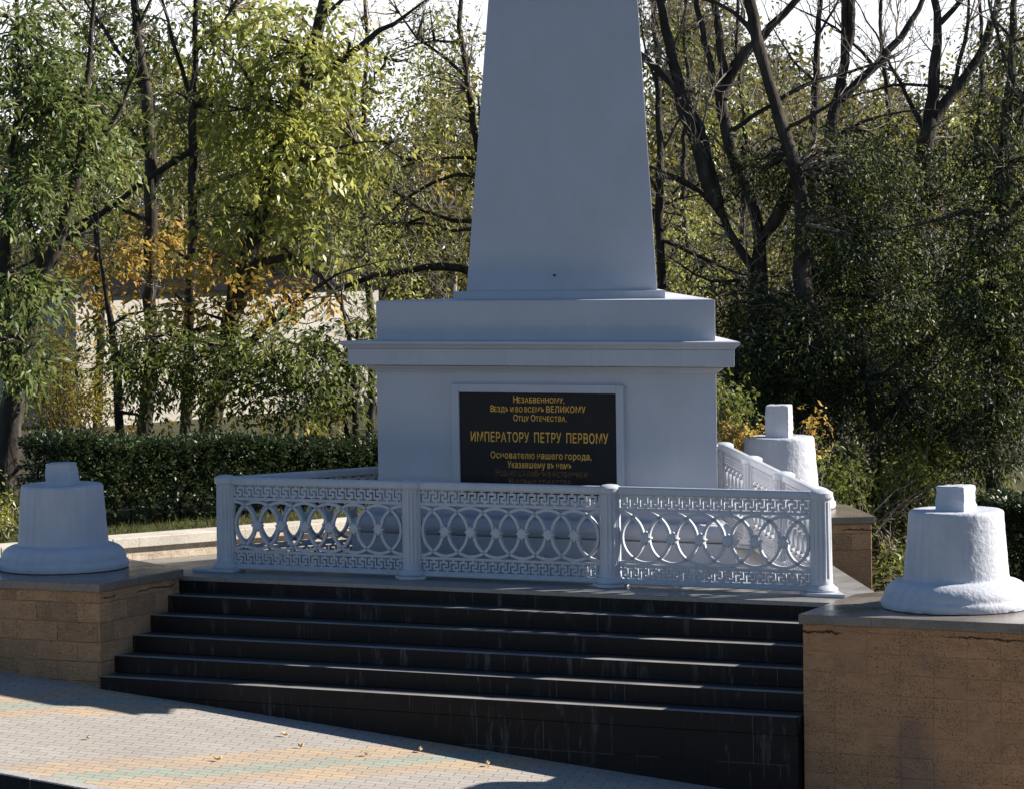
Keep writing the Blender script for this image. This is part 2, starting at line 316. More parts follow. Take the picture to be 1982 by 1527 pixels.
L_YELLOW = mat_leaf('yellowing_shrub_leaves', [(0.16, 0.13, 0.018), (0.33, 0.25, 0.035), (0.48, 0.35, 0.06), (0.28, 0.26, 0.05)], 0.4, 0.6, spec=0.15)
GRASSM = mat_leaf('grass_blades', [(0.020, 0.050, 0.007), (0.045, 0.085, 0.010), (0.09, 0.11, 0.018), (0.18, 0.14, 0.045)], 0.3, 0.6, spec=0.2)

# ------------------------------------------------------------------ ground, terrace, pavement, road
PZ0, PSL = -1.194, -0.085                                    # pavement height falls along x
def pave_z(x): return PZ0 + PSL * max(-14.0, min(9.0, x))
W0 = np.array([-4.74, 0.25]); WD = np.array([0.5, S3 / 2]); WN = np.array([-S3 / 2, 0.5])    # retaining wall line and outward normal
def sm(a, b, v):
    k = max(0.0, min(1.0, (v - a) / (b - a))); return k * k * (3 - 2 * k)
def ground_z(s, t):
    x, y = W0 + WD * s + WN * t
    low = pave_z(x) - 0.38
    hi = 0.13 + 0.10 * sm(0.5, 6, t)
    if s < -9: w = sm(0.0, 4.0, t)
    elif s < 7.6: w = 1.0 if t > 0 else 0.0
    else:
        a = 1.0 if t > 0 else 0.0; k = sm(7.6, 10.0, s); w = a * (1 - k) + k * sm(-2.2, 0.8, t)
    z = low * (1 - w) + hi * w
    z -= 1.6 * sm(8, 20, x) * sm(0, 10, y)
    return z
def gz(x, y):
    d = np.array([x, y]) - W0; return ground_z(float(d @ WD), float(d @ WN))
ts = [-160, -90, -60, -40, -30, -24, -20, -17, -14, -12, -10, -9, -8, -7, -6, -5, -4, -3, -2, -1, -0.05, 0.05, 1, 2, 3, 4, 5, 6, 8, 10, 13, 17, 22, 30, 40, 60, 100, 180]
ss = [-180, -100, -60, -40, -25, -18, -14, -12, -10.5, -9.01, -8.99, -7, -5, -3, -1, 1, 3, 5, 7, 7.59, 8, 8.6, 9.2, 10, 11, 12, 14, 17, 20, 25, 30, 38, 50, 70, 110, 220, 400]
mb = MB(); nt_ = len(ts)
gv = []
for s in ss:
    for t in ts:
        x, y = W0 + WD * s + WN * t; gv.append((x, y, ground_z(s, t)))
mb.add(gv, [(i * nt_ + j, i * nt_ + j + 1, (i + 1) * nt_ + j + 1, (i + 1) * nt_ + j) for i in range(len(ss) - 1) for j in range(nt_ - 1)])
tag(mb.build('ground', SOIL), kind='structure')

YK = -5.46
mb = MB(); xs = [-14 + i for i in range(24)]
mb.add([(x, y, pave_z(x)) for x in xs for y in (YK, 1.5)], [(2 * i, 2 * i + 2, 2 * i + 3, 2 * i + 1) for i in range(len(xs) - 1)],
       [[(xs[i], YK), (xs[i + 1], YK), (xs[i + 1], 1.5), (xs[i], 1.5)] for i in range(len(xs) - 1)])
tag(mb.build('pavement', PAVERS), kind='structure')
mb = MB()
for i in range(25):                                          # kerb stones one metre long, a hair apart
    x0, x1 = -15.66 + i + 0.006, -14.66 + i - 0.006
    v = [(x, y, pave_z(x) + z) for x in (x0, x1) for y, z in ((YK - 0.15, -0.5), (YK - 0.15, -0.008), (YK - 0.14, 0.002), (YK - 0.001, 0.004), (YK - 0.001, -0.5))]
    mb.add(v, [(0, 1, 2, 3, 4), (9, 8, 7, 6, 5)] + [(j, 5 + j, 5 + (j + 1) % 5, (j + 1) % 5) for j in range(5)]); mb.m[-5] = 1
tag(mb.build('kerb', [KERBM, KERB_SHADE]), kind='structure')
mb = MB(); xr = [-60, -30] + xs + [20, 60]
mb.add([(x, y, pave_z(x) - 0.24) for x in xr for y in (-60, YK - 0.10)], [(2 * i, 2 * i + 2, 2 * i + 3, 2 * i + 1) for i in range(len(xr) - 1)])
tag(mb.build('road', ASPHALT), kind='structure')

# ------------------------------------------------------------------ platform, steps, corner pedestals, retaining wall
pl = empty('stone_platform', (CX, CY, 0))
tag(pl, 'low grey stone platform carrying the white monument and its railing', 'platform')
PLAT = [(-3.45, -0.519), (4.02, -0.519), (0.34, 5.9), (-1.22, 6.3), (-4.74, 0.20), (-4.3, -0.30)]
def loc(poly, o): return [(x - o[0], y - o[1]) for x, y in poly]
mb = MB(); mb.prism(loc(PLAT, (CX, CY)), -2.2, -0.045); mb.build('platform_core', GRANITE, pl)
mb = MB(); mb.prism(loc([(-3.45, -0.534), (4.05, -0.534), (0.35, 5.93), (-1.22, 6.3), (-4.74, 0.20), (-4.3, -0.30)], (CX, CY)), -0.042, 0.0)
mb.build('platform_paving', FLOORM, pl, bevel=0.004)

RS, TR, Y0 = 0.15873, 0.29954, -0.51877
st = empty('staircase', (0.2, Y0, pave_z(0.2)))
tag(st, 'wide flight of dark granite steps rising from the brick pavement to the railing', 'steps')
zb = -pave_z(0.2)
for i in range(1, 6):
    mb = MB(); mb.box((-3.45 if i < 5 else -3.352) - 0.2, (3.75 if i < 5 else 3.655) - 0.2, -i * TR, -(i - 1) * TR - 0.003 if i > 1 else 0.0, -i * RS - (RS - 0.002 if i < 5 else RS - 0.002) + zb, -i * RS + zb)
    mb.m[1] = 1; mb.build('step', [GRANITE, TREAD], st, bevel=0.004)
mb = MB(); mb.box(-3.55, 3.46, -5 * TR + 0.012, 0.0, -2.3 + zb, -6 * RS - 0.001 + zb); mb.build('foundation_course', GRANITE, st, bevel=0.004)

def rot2(P, deg):
    a = math.radians(deg); dx, dy = P[0] - CX, P[1] - CY
    return (CX + dx * math.cos(a) - dy * math.sin(a), CY + dx * math.sin(a) + dy * math.cos(a))
def inset(poly, d):                                          # shrink a convex polygon towards its centre
    cx = sum(p[0] for p in poly) / len(poly); cy = sum(p[1] for p in poly) / len(poly)
    return [(x - d * (x - cx) / math.hypot(x - cx, y - cy), y - d * (y - cy) / math.hypot(x - cx, y - cy)) for x, y in poly]
LEFT = [(-3.36, -1.98), (-3.285, -0.60), (-3.52, -0.44), (-4.62, 0.20), (-5.80, -1.98)]
RIGHT = [(3.662, -1.97), (5.95, -1.97), (4.98, 0.42), (3.85, -0.12), (3.635, -0.45)]
BACK = [(0.40, 5.862), (1.40, 6.50), (0.0, 8.76), (-1.40, 6.50), (-0.40, 5.862)]
def block(poly, label, stone=None):
    o = (sum(p[0] for p in poly) / len(poly), sum(p[1] for p in poly) / len(poly), -1.6)
    e = empty('bell_pedestal', o); tag(e, label, 'pedestal', 'corner pedestals under the bells')
    mb = MB(); mb.prism(loc(inset(poly, 0.045), o), -0.9, 1.598); mb.build('masonry_base', stone or TRAV, e, bevel=0.008)
    mb = MB(); mb.prism(loc(poly, o), 1.6, 1.68); mb.build('capping_slab', SLAB, e, bevel=0.006)
    return e
block(LEFT, 'travertine corner pedestal left of the steps, wholly in blue shade')
block(RIGHT, 'tall brown travertine corner pedestal right of the steps with sunlit capping', TRAV_SMOOTH)
block(BACK, 'dull stone pedestal behind the railing carrying the rearmost bell')

rw = empty('retaining_wall', (W0[0], W0[1], -1.0)); tag(rw, 'pale sunlit stone retaining wall with flat coping between hedge and railing', 'wall')
def wall_pt(s, t, z): x, y = WD * s + WN * t; return (x, y, z)
def wall_box(s0, s1, t0, t1, z0, z1, name, m, bev=0.006):
    mb = MB(); mb.prism([wall_pt(s0, t0, 0)[:2], wall_pt(s0, t1, 0)[:2], wall_pt(s1, t1, 0)[:2], wall_pt(s1, t0, 0)[:2]][::-1], z0, z1); mb.build(name, m, rw, bevel=bev)
wall_box(-10, 7.2, 0.0, 0.34, -1.2, 1.139, 'wall_body', TRAV_PALE)
for k in range(-7, 6):
    wall_box(k * 1.25 - 1.2 + 0.004, k * 1.25 + 0.05 - 0.004, -0.045, 0.385, 1.141, 1.245, 'coping_stone', COPING)

# ------------------------------------------------------------------ the three-sided monument
mon = empty('obelisk_monument', (CX, CY, 0)); tag(mon, 'grey white painted three-sided obelisk on a stepped pedestal with an inscribed plaque', 'monument')
def tri(w, z, rot=0):                                        # triangle of side w, one side facing -y
    h = w / (2 * S3); return [(-w / 2, -h, z), (w / 2, -h, z), (0, 2 * h, z)]
def trib(prof): mb = MB(); mb.loft([tri(w, z) for z, w in prof]); return mb
trib([(0.0, 4.20), (0.05, 4.20), (0.053, 4.14), (0.362, 4.14)]).build('plinth', PAINT, mon, bevel=0.008)
mo = [(0.366, 4.02), (0.378, 4.02), (0.380, 4.12)] + [(0.38 + 0.16 * k / 8, 4.12 + 0.10 * math.sin(math.pi * k / 8) - 0.16 * (k / 8) ** 2) for k in range(1, 9)] + [(0.545, 3.90), (0.60, 3.74), (0.655, 3.668)]
auto_smooth(trib(mo).build('base_moulding', PAINT, mon), 50)
trib([(0.652, 3.66), (1.965, 3.66)]).build('pedestal', PAINT, mon, bevel=0.008)
trib([(1.963, 3.668), (1.985, 3.72), (2.005, 3.82), (2.012, 3.86), (2.024, 3.86)]).build('bed_moulding', PAINT, mon)
trib([(2.030, 4.00), (2.036, 4.15), (2.196, 4.15)]).build('frieze_band', PAINT_JOINTED, mon, bevel=0.005)
trib([(2.198, 4.156), (2.206, 4.18), (2.222, 4.215), (2.240, 4.29), (2.246, 4.31), (2.268, 4.31), (2.274, 4.27)]).build('cornice', PAINT, mon)
trib([(2.272, 3.65), (2.655, 3.65), (2.668, 3.62)]).build('upper_block', PAINT, mon, bevel=0.006)
trib([(2.666, 2.30), (2.748, 2.30)]).build('shaft_footing', PAINT, mon, bevel=0.006)
trib([(2.747, 2.075), (12.4, 2.075 - 0.1575 * 9.653), (12.9, 0.02)]).build('obelisk_shaft', PAINT, mon, bevel=0.01)
mb = MB(); fy = -2.075 / (2 * S3)
mb.lathe([(0.010, 0), (0.014, 0.004), (0.014, 0.02), (0.006, 0.05)], 10); o = mb.build('rusty_bolt', RUST, mon); o.rotation_euler = (math.pi / 2, 0, 0); o.location = (-0.065, fy + 0.03, 2.90); o['label'] = 'small rusty bolt low on the shaft'

YF = -3.66 / (2 * S3)                                        # front of the pedestal, local y
PX = -0.045
mb = MB(); mb.box(PX - 0.845, PX + 0.845, YF - 0.022, YF + 0.02, 0.74, 1.768)
pq = mb.build('plaque', PLAQUE, mon); pq['label'] = 'black plaque with gold inscription'
mb = MB()
for x0, x1, z0, z1 in ((-0.927, -0.847, 0.66, 1.848), (0.847, 0.927, 0.66, 1.848), (-0.847, 0.847, 1.770, 1.848), (-0.847, 0.847, 0.66, 0.738)):
    mb.box(PX + x0, PX + x1, YF - 0.042, YF + 0.02, z0, z1)
mb.build('plaque_frame', PAINT, pq, bevel=0.004)
LINES = [("Незабвенному,", 1.670, -0.300, 0.250, 0.064, GOLD, True, 0.006), ("Вездѣ и во всемъ ВЕЛИКОМУ", 1.580, -0.550, 0.475, 0.062, GOLD, True, 0.007),
         ("Отцу Отечества,", 1.4935, -0.303, 0.272, 0.060, GOLD, True, 0.007), ("ИМПЕРАТОРУ ПЕТРУ ПЕРВОМУ", 1.2865, -0.771, 0.711, 0.097, GOLD, False, 0.012),
         ("Основателю нашего города,", 1.1255, -0.555, 0.532, 0.066, GOLD, False, 0.006), ("Указавшему въ немъ", 1.034, -0.373, 0.318, 0.066, GOLD, False, 0.006),
         ("Новые цѣлебные источники", 0.9535, -0.504, 0.482, 0.066, GOLD_WORN, False, 0.006), ("И новые средства", 0.8725, -0.359, 0.304, 0.066, GOLD_WORN, False, 0.006)]
for txt, z, x0, x1, cap, m, small, off in LINES:
    runs = []
    for wd in txt.split(' '):
        if small and wd[0].isupper() and len(wd) > 1 and not wd.isupper(): runs += [(wd[0], 1.0, 0.03), (wd[1:].upper(), 0.80, 0.30)]
        elif small and not wd.isupper(): runs.append((wd.upper(), 0.80, 0.30))
        else: runs.append((wd, 1.0, 0.62 if cap > 0.09 else 0.36))
    co = []; F = []; cur = 0.0
    for rt, rs_, gap in runs:
        cu = bpy.data.curves.new('inscription', 'FONT'); cu.body = rt; cu.resolution_u = 3; cu.offset = 0.010; cu.space_character = 1.08
        to = bpy.data.objects.new('inscription_text', cu); COL.objects.link(to)
        m0 = bpy.data.meshes.new_from_object(to); bpy.data.objects.remove(to); bpy.data.curves.remove(cu)
        vv = [v.co.copy() * rs_ for v in m0.vertices]; mnx = min(v.x for v in vv); mxx = max(v.x for v in vv); b0 = len(co)
        co += [(v.x - mnx + cur, v.y) for v in vv]; F += [[b0 + k for k in p_.vertices] for p_ in m0.polygons]; cur += mxx - mnx + gap
        bpy.data.meshes.remove(m0)
    co = np.array(co); me = bpy.data.meshes.new('inscription'); me.from_pydata([(0, 0, 0)] * len(co), [], F)
    sx_ = (x1 - x0) / (co[:, 0].max() - co[:, 0].min()); sz_ = cap / 0.73
    out = np.column_stack([x0 + (co[:, 0] - co[:, 0].min()) * sx_, np.full(len(co), YF - 0.0245), z + co[:, 1] * sz_])
    me.vertices.foreach_set('co', out.ravel()); me.materials.clear(); me.materials.append(m); me.name = 'inscription'; me.update()
    o = bpy.data.objects.new('inscription', me); COL.objects.link(o); o.parent = pq

# ------------------------------------------------------------------ cast iron railing, one side built and turned twice
def post(parent, x, corner):
    mb = MB(); n = 64; loops = []
    for z, r, fl in [(0.095, 0.104, 0), (0.12, 0.103, 0), (0.14, 0.101, 0.0), (0.155, 0.100, 1), (0.5, 0.096, 1), (0.845, 0.091, 1), (0.86, 0.091, 0.0), (0.885, 0.091, 0)]:
        loops.append([(x + (r - fl * 0.013 * max(0.0, math.cos(14 * 2 * math.pi * k / n)) ** 0.8) * math.cos(2 * math.pi * k / n),
                       (r - fl * 0.013 * max(0.0, math.cos(14 * 2 * math.pi * k / n)) ** 0.8) * math.sin(2 * math.pi * k / n), z) for k in range(n)])
    mb.loft(loops); p = mb.build('post', IRON, parent); auto_smooth(p, 40)
    mb = MB(); mb.lathe([(0.088, 0.872), (0.100, 0.874), (0.109, 0.884), (0.111, 0.90), (0.111, 0.932), (0.104, 0.940), (0.070, 0.958), (0.03, 0.964)], 28, x); auto_smooth(mb.build('post_cap', IRON, p), 35)
    mb = MB(); mb.lathe([(0.128, 0.030), (0.145, 0.036), (0.150, 0.052), (0.143, 0.068), (0.120, 0.080), (0.112, 0.094), (0.098, 0.1)], 32, x); auto_smooth(mb.build('post_base', IRON, p), 40)
    mb = MB()
    if corner:
        a = [(x - 0.31, -0.16), (x + 0.16, -0.16), (x + 0.16, 0.10), (x + 0.02, 0.20), (x - 0.12, 0.16)]
        mb.prism(a, 0.001, 0.034)
    else:
        mb.prism([(x + 0.175 * math.cos(math.pi / 8 + k * math.pi / 4), 0.175 * math.sin(math.pi / 8 + k * math.pi / 4)) for k in range(8)], 0.001, 0.032)
    mb.build('base_plate', IRON, p, bevel=0.006)
    return p
def key_band(mb, x0, x1, z0, z1, mirror):
    """flat cast band with hooked T and L openings right through it"""
    n = 18; c = (x1 - x0) / n; H = z1 - z0; d = 0.011
    hole = [(0.00, 0.15, 0.07, 0.68), (0.15, 0.46, 0.57, 0.68), (-0.30, 0.45, 0.07, 0.16), (0.70, 0.85, 0.32, 0.93), (0.39, 0.70, 0.32, 0.42), (0.40, 1.15, 0.84, 0.93)]
    us = sorted({round(u + k, 4) for k in (-1, 0, 1) for h in hole for u in h[:2] if 0 <= round(u + k, 4) <= 1} | {0.0, 1.0}); vs = sorted({v for h in hole for v in h[2:]} | {0.0, 1.0})
    for va, vb in zip(vs[:-1], vs[1:]):
        runs = []
        for k in range(n):
            for ua, ub in zip(us[:-1], us[1:]):
                um, vm = (ua + ub) / 2, (va + vb) / 2
                if any(h[0] + q < um < h[1] + q and h[2] < vm < h[3] for h in hole for q in (-1, 0, 1)): continue
                if runs and abs(runs[-1][1] - (k + ua)) < 1e-6: runs[-1][1] = k + ub
                else: runs.append([k + ua, k + ub])
        for ra, rb in runs:
            a, e = x0 + ra * c, x0 + rb * c
            if mirror: a, e = x0 + x1 - e, x0 + x1 - a
            mb.box(a, e, -d, d, z0 + va * H, z0 + vb * H)
def ring_mesh(cx, rx, rz, cz, a0, a1, n=40):
    mb = MB(); hw, hd = 0.0138, 0.018; loops = []
    full = abs(a1 - a0 - 2 * math.pi) < 1e-6
    for k in range(n if full else n + 1):
        a = a0 + (a1 - a0) * k / n; c, s = math.cos(a), math.sin(a)
        loops.append([(cx + (rx + q * hw) * c, y, cz + (rz + q * hw) * s) for q, y in ((-1, -hd), (1, -hd), (1, hd), (-1, hd))])
    if full: loops.append(loops[0])
    mb.loft(loops, caps=not full); return mb
def panel(parent, xa, xb, mirror):
    x0, x1 = xa + 0.088, xb - 0.088
    mb = MB()
    for z0, z1 in ((0.716, 0.736), (0.200, 0.220)): mb.box(x0 + 0.013, x1 - 0.013, -0.017, 0.017, z0, z1)
    mb.box(x0, x0 + 0.013, -0.018, 0.018, 0.070, 0.873); mb.box(x1 - 0.013, x1, -0.018, 0.018, 0.070, 0.873)
    p = mb.build('railing_panel', IRON, parent)
    mb = MB(); mb.loft([[(x, y, z) for y, z in ((-0.034, 0.872), (-0.038, 0.882), (-0.038, 0.928), (-0.024, 0.944), (0.024, 0.944), (0.038, 0.928), (0.038, 0.882), (0.034, 0.872))][::-1] for x in (x0 - 0.006, x1 + 0.006)]); mb.build('handrail', IRON, p, bevel=0.003)
    mb = MB(); mb.loft([[(x, y, z) for y, z in ((-0.028, 0.028), (-0.036, 0.034), (-0.036, 0.062), (-0.022, 0.073), (0.022, 0.073), (0.036, 0.062), (0.036, 0.034), (0.028, 0.028))][::-1] for x in (x0 - 0.002, x1 + 0.002)]); mb.build('bottom_rail', IRON, p, bevel=0.003)
    for z0, z1 in ((0.736, 0.873), (0.072, 0.200)):
        mb = MB(); key_band(mb, x0 + 0.013, x1 - 0.013, z0, z1, mirror); mb.build('key_pattern_band', IRON, p)
    sp = (x1 - x0) / 7.0; cz, rz, rx = 0.468, 0.2345, 0.243
    for k in range(8):
        cx = x0 + k * sp
        if k == 0: a0, a1 = -math.pi / 2, math.pi / 2
        elif k == 7: a0, a1 = math.pi / 2, 1.5 * math.pi
        else: a0, a1 = 0.0, 2 * math.pi
        ring_mesh(cx + (0.008 if k == 0 else -0.008 if k == 7 else 0), rx, rz + 0.0004 * (k % 2), cz, a0, a1, 40 if 0 < k < 7 else 20).build('ring', IRON, p)
    for k in range(1, 7):
        cx = x0 + k * sp; mb = MB(); lo = []
        for y, r in ((0.026, 0.040), (0.024, 0.054), (-0.024, 0.054), (-0.032, 0.047), (-0.036, 0.026)):
            lo.append([(cx + r * (1 + 0.16 * math.cos(8 * 2 * math.pi * j / 48)) * math.cos(2 * math.pi * j / 48), y, cz + r * (1 + 0.16 * math.cos(8 * 2 * math.pi * j / 48)) * math.sin(2 * math.pi * j / 48)) for j in range(48)])
        mb.loft(lo); mb.build('rosette', IRON, p)
rl = empty('iron_railing', (CX, CY, 0))
rail_local = empty('railing_offset'); bpy.data.objects.remove(rail_local)
_mbv = []
px_ = [-SIDE / 2, -SIDE / 6, SIDE / 6, SIDE / 2]
made = []
for i in range(3):
    made.append(post(rl, px_[i], i == 0)); made.append(panel(rl, px_[i], px_[i + 1], i == 0))
for o in kids(rl): o.location = (0, -CY, 0)
tag(rl, 'front side of the pale cast iron railing with ring and key pattern above the steps', 'railing', 'railings round the monument')
for a, lb in ((120, 'right side of the pale iron railing, seen end on in full sunlight'), (-120, 'rear left side of the pale iron railing, partly hidden behind the pedestal')):
    c = copy_tree(rl); c.rotation_euler = (0, 0, math.radians(a)); c['label'] = lb

# ------------------------------------------------------------------ bells
def bell(loc_, tw, th, rotz, seed, rough, label, lean=0.0):
    e = empty('bell_sculpture', (*loc_, 0.08)); e.rotation_euler = (0, 0, math.radians(rotz)); tag(e, label, 'bell', 'masonry bells on the corner pedestals')
    prof = [(0.60, 0.0), (0.640, 0.008), (0.646, 0.03), (0.645, 0.065), (0.632, 0.082), (0.622, 0.090), (0.622, 0.110), (0.614, 0.145), (0.592, 0.182), (0.560, 0.210), (0.520, 0.230), (0.480, 0.240), (0.456, 0.244), (0.449, 0.252), (0.447, 0.27)]
    prof += [(0.447 - 0.043 * k / 9, 0.27 + 0.53 * k / 9) for k in range(1, 10)]
    prof += [(0.400, 0.815), (0.392, 0.826), (0.376, 0.832), (0.33, 0.832), (0.25, 0.828), (0.13, 0.825), (0.02, 0.825)]
    fine = []
    for (r0, z0), (r1, z1) in zip(prof[:-1], prof[1:]):
        m = max(1, int(math.hypot(r1 - r0, z1 - z0) / 0.018))
        fine += [(r0 + (r1 - r0) * k / m, z0 + (z1 - z0) * k / m) for k in range(m)]
    fine.append(prof[-1])
    mb = MB(); seg = 120; loops = []
    for r, z in fine:
        ring = []
        for k in range(seg):
            a = 2 * math.pi * k / seg; x, y = r * math.cos(a), r * math.sin(a)
            q = Vector((x * 3 + seed, y * 3, z * 3)); d = 0.004 * noise.noise(q) + rough * (0.0035 * noise.noise(q * 4.0) + 0.0045 * noise.noise(q * 8.0) + 0.0035 * noise.noise(q * 17.0))
            ring.append((x + d * math.cos(a), y + d * math.sin(a), max(0.0, z + (0.5 * d if z > 0.75 else 0))))
        loops.append(ring)
    mb.loft(loops); b = mb.build('bell_body', PLASTER, e); auto_smooth(b, 60)
    mb = MB(); n = 8; lo = []; h = tw / 2
    per = [(-h + 2 * h * k / n, -h) for k in range(n)] + [(h, -h + 2 * h * k / n) for k in range(n)] + [(h - 2 * h * k / n, h) for k in range(n)] + [(-h, h - 2 * h * k / n) for k in range(n)]
    for k in range(15):
        z = 0.78 + (th + 0.04) * k / 12 if k < 13 else 0.82 + th + (0.008 if k == 13 else 0.010)
        sc = (1.03 - 0.05 * min(k, 12) / 12) * (1.0 if k < 13 else 0.93 if k == 13 else 0.5); lp = []
        for x, y in per:
            q = Vector((x * 9 + seed, y * 9, z * 9)); d = 0.012 * noise.noise(q) + rough * 0.012 * noise.noise(q * 3)
            lp.append((x * sc * (1 + d / h) + lean * (z - 0.8), y * sc * (1 + d / h), z + (0.4 * d if k > 10 else 0)))
        lo.append(lp)
    mb.loft(lo); t = mb.build('hanging_lug', PLASTER, e); auto_smooth(t, 38)
bell((-4.50, -0.885), 0.250, 0.215, 14, 1.3, 0.40, 'squat smooth bell of painted masonry in blue shade left of the steps')
bell((4.755, -1.03), 0.255, 0.210, -5, 7.7, 0.75, 'squat rough bell of painted masonry right of the steps, its right flank sunlit')
bell((0.02, 7.12), 0.270, 0.37, 10, 4.1, 0.8, 'rearmost masonry bell with a tall lug, behind the sunlit railing')

#TREES
# ------------------------------------------------------------------ vegetation builders
RNG = np.random.RandomState(11)
def unit(v): return v / (np.linalg.norm(v, axis=-1, keepdims=True) + 1e-9)
def leaf_arrays(P, D, Nn, L, W):
    """pointed leaf blades: base P, direction D, blade normal Nn, lengths L, widths W"""
    Sd = unit(np.cross(D, Nn)); Nn = np.cross(Sd, D)
    m = P + D * (L * 0.42)[:, None] + Nn * (L * 0.06)[:, None]
    return np.stack([P, m + Sd * (W / 2)[:, None], P + D * L[:, None] - Nn * (L * 0.05)[:, None], m - Sd * (W / 2)[:, None]], 1).reshape(-1, 3)
def quads_mesh(name, V, mats, matidx=None):
    n = len(V) // 4; me = bpy.data.meshes.new(name)
    me.vertices.add(n * 4); me.vertices.foreach_set('co', V.astype(np.float32).ravel())
    me.loops.add(n * 4); me.loops.foreach_set('vertex_index', np.arange(n * 4, dtype=np.int32))
    me.polygons.add(n); me.polygons.foreach_set('loop_start', np.arange(0, n * 4, 4, dtype=np.int32))
    me.polygons.foreach_set('loop_total', np.full(n, 4, np.int32))
    for m in mats: me.materials.append(m)
    if matidx is not None: me.polygons.foreach_set('material_index', matidx.astype(np.int32))
    me.update(calc_edges=True); return me
def sprays(C, n_leaf, L, ratio, droop, spread, rng, axis=None):
    """around every twig tip in C a feathered spray of n_leaf blades"""
    k = len(C); ax = rng.normal(size=(k, 3)) if axis is None else axis + rng.normal(size=(k, 3)) * 0.6
    ax[:, 2] -= droop; ax = unit(ax)
    up = unit(np.tile([0, 0, 1.0], (k, 1)) + rng.normal(size=(k, 3)) * 0.55); sd = unit(np.cross(ax, up)); nn = np.cross(sd, ax)
    P, D, N = [], [], []
    for j in range(n_leaf):
        u = (j + 0.5) / n_leaf; sg = 1 if j % 2 else -1
        p = C + ax * (u * spread)[..., None] if np.ndim(spread) else C + ax * u * spread
        p = p + sd * sg * 0.008 + rng.normal(size=(k, 3)) * spread * 0.08 - np.array([0, 0, 1.0]) * (u * u * spread * 0.25 * droop)
        d = unit(ax * (0.55 + 0.5 * u) + sd * sg * (1.0 - 0.55 * u) + rng.normal(size=(k, 3)) * 0.28 - np.array([0, 0, 1.0]) * droop * 0.45)
        P.append(p); D.append(d); N.append(unit(nn + rng.normal(size=(k, 3)) * 0.45))
    P, D, N = np.concatenate(P), np.concatenate(D), np.concatenate(N)
    ll = L * rng.uniform(0.6, 1.25, len(P)); return leaf_arrays(P, D, N, ll, ll * ratio * rng.uniform(0.8, 1.2, len(P)))
class Tubes:
    def __init__(s): s.v = []; s.f = []; s.n = 0
    def add(s, pts, rad, sides=5):
        pts = np.asarray(pts, float); rad = np.asarray(rad, float); k = len(pts)
        tg = np.gradient(pts, axis=0); tg = unit(tg); ref = np.array([0.3, 0.2, 0.93]) if abs(tg[:, 2]).mean() < 0.8 else np.array([1.0, 0.1, 0.0])
        a = unit(np.cross(tg, ref)); b = np.cross(tg, a); th = np.arange(sides) * 2 * math.pi / sides
        ring = pts[:, None] + rad[:, None, None] * (np.cos(th)[None, :, None] * a[:, None] + np.sin(th)[None, :, None] * b[:, None])
        s.v.append(ring.reshape(-1, 3)); i = np.arange(k - 1)[:, None] * sides; j = np.arange(sides)[None]; jn = (j + 1) % sides
        s.f.append((s.n + np.stack([i + j, i + jn, i + sides + jn, i + sides + j], -1)).reshape(-1, 4)); s.n += k * sides
    def mesh(s, name, mat):
        V = np.concatenate(s.v); F = np.concatenate(s.f); me = bpy.data.meshes.new(name)
        me.vertices.add(len(V)); me.vertices.foreach_set('co', V.astype(np.float32).ravel())
        me.loops.add(F.size); me.loops.foreach_set('vertex_index', F.astype(np.int32).ravel())
        me.polygons.add(len(F)); me.polygons.foreach_set('loop_start', np.arange(0, F.size, 4, dtype=np.int32)); me.polygons.foreach_set('loop_total', np.full(len(F), 4, np.int32))
        me.polygons.foreach_set('use_smooth', np.ones(len(F), bool)); me.materials.append(mat); me.update(calc_edges=True); return me
def smooth_line(pts, rad, step, rng, wob=0.0):
    pts = np.asarray(pts, float); rad = np.asarray(rad, float)
    seg = np.linalg.norm(np.diff(pts, axis=0), axis=1); cum = np.concatenate([[0], np.cumsum(seg)]); n = max(3, int(cum[-1] / step) + 1)
    q = np.linspace(0, cum[-1], n); out = np.stack([np.interp(q, cum, pts[:, i]) for i in range(3)], 1); r = np.interp(q, cum, rad)
    for _ in range(2): out[1:-1] = 0.25 * out[:-2] + 0.5 * out[1:-1] + 0.25 * out[2:]
    if wob: out[1:-1] += rng.normal(size=(n - 2, 3)) * wob
    return out, r
def twigs(T, pts, rad, dens, level, rng, lmin=0.25, up=0.25, length=0.5, tips=None, r_end=0.003, t0=0.15):
    """side shoots along a limb, recursively"""
    L = np.linalg.norm(np.diff(pts, axis=0), axis=1).sum(); n = rng.poisson(L * dens)
    for _ in range(n):
        t = rng.uniform(t0, 1.0); i = min(int(t * (len(pts) - 1)), len(pts) - 2); p = pts[i] + (pts[i + 1] - pts[i]) * rng.rand()
        ax = unit(pts[i + 1] - pts[i]); d = unit(ax * rng.uniform(0.3, 1.0) + unit(rng.normal(size=3)) * 0.9 + np.array([0, 0, up]))
        l = max(lmin, length * rng.uniform(0.4, 1.3) * (1.15 - 0.6 * t)); k = 5; r0 = min(rad[i] * 0.55, 0.006 + 0.010 * l)
        q = [p]; dd = d
        for _k in range(k): dd = unit(dd + rng.normal(size=3) * 0.22 + np.array([0, 0, up * 0.25])); q.append(q[-1] + dd * l / k)
        q = np.array(q); rr = np.linspace(r0, r_end, k + 1); T.add(q, rr, 4 if r0 < 0.02 else 5)
        if tips is not None: tips.append(q[-1]); tips.append(q[-3])
        if level > 1 and l > lmin: twigs(T, q, rr, dens * 1.5, level - 1, rng, lmin * 0.7, up, l * 0.5, tips, r_end, 0.2)
def px_line(pl, D):                                          # [(px, py, dia_px[, dD])] -> points, radii
    pts = [at(p[0], p[1], D + (p[3] if len(p) > 3 else 0)) for p in pl]; rad = [p[2] / 2 * D / FPX for p in pl]; return pts, rad
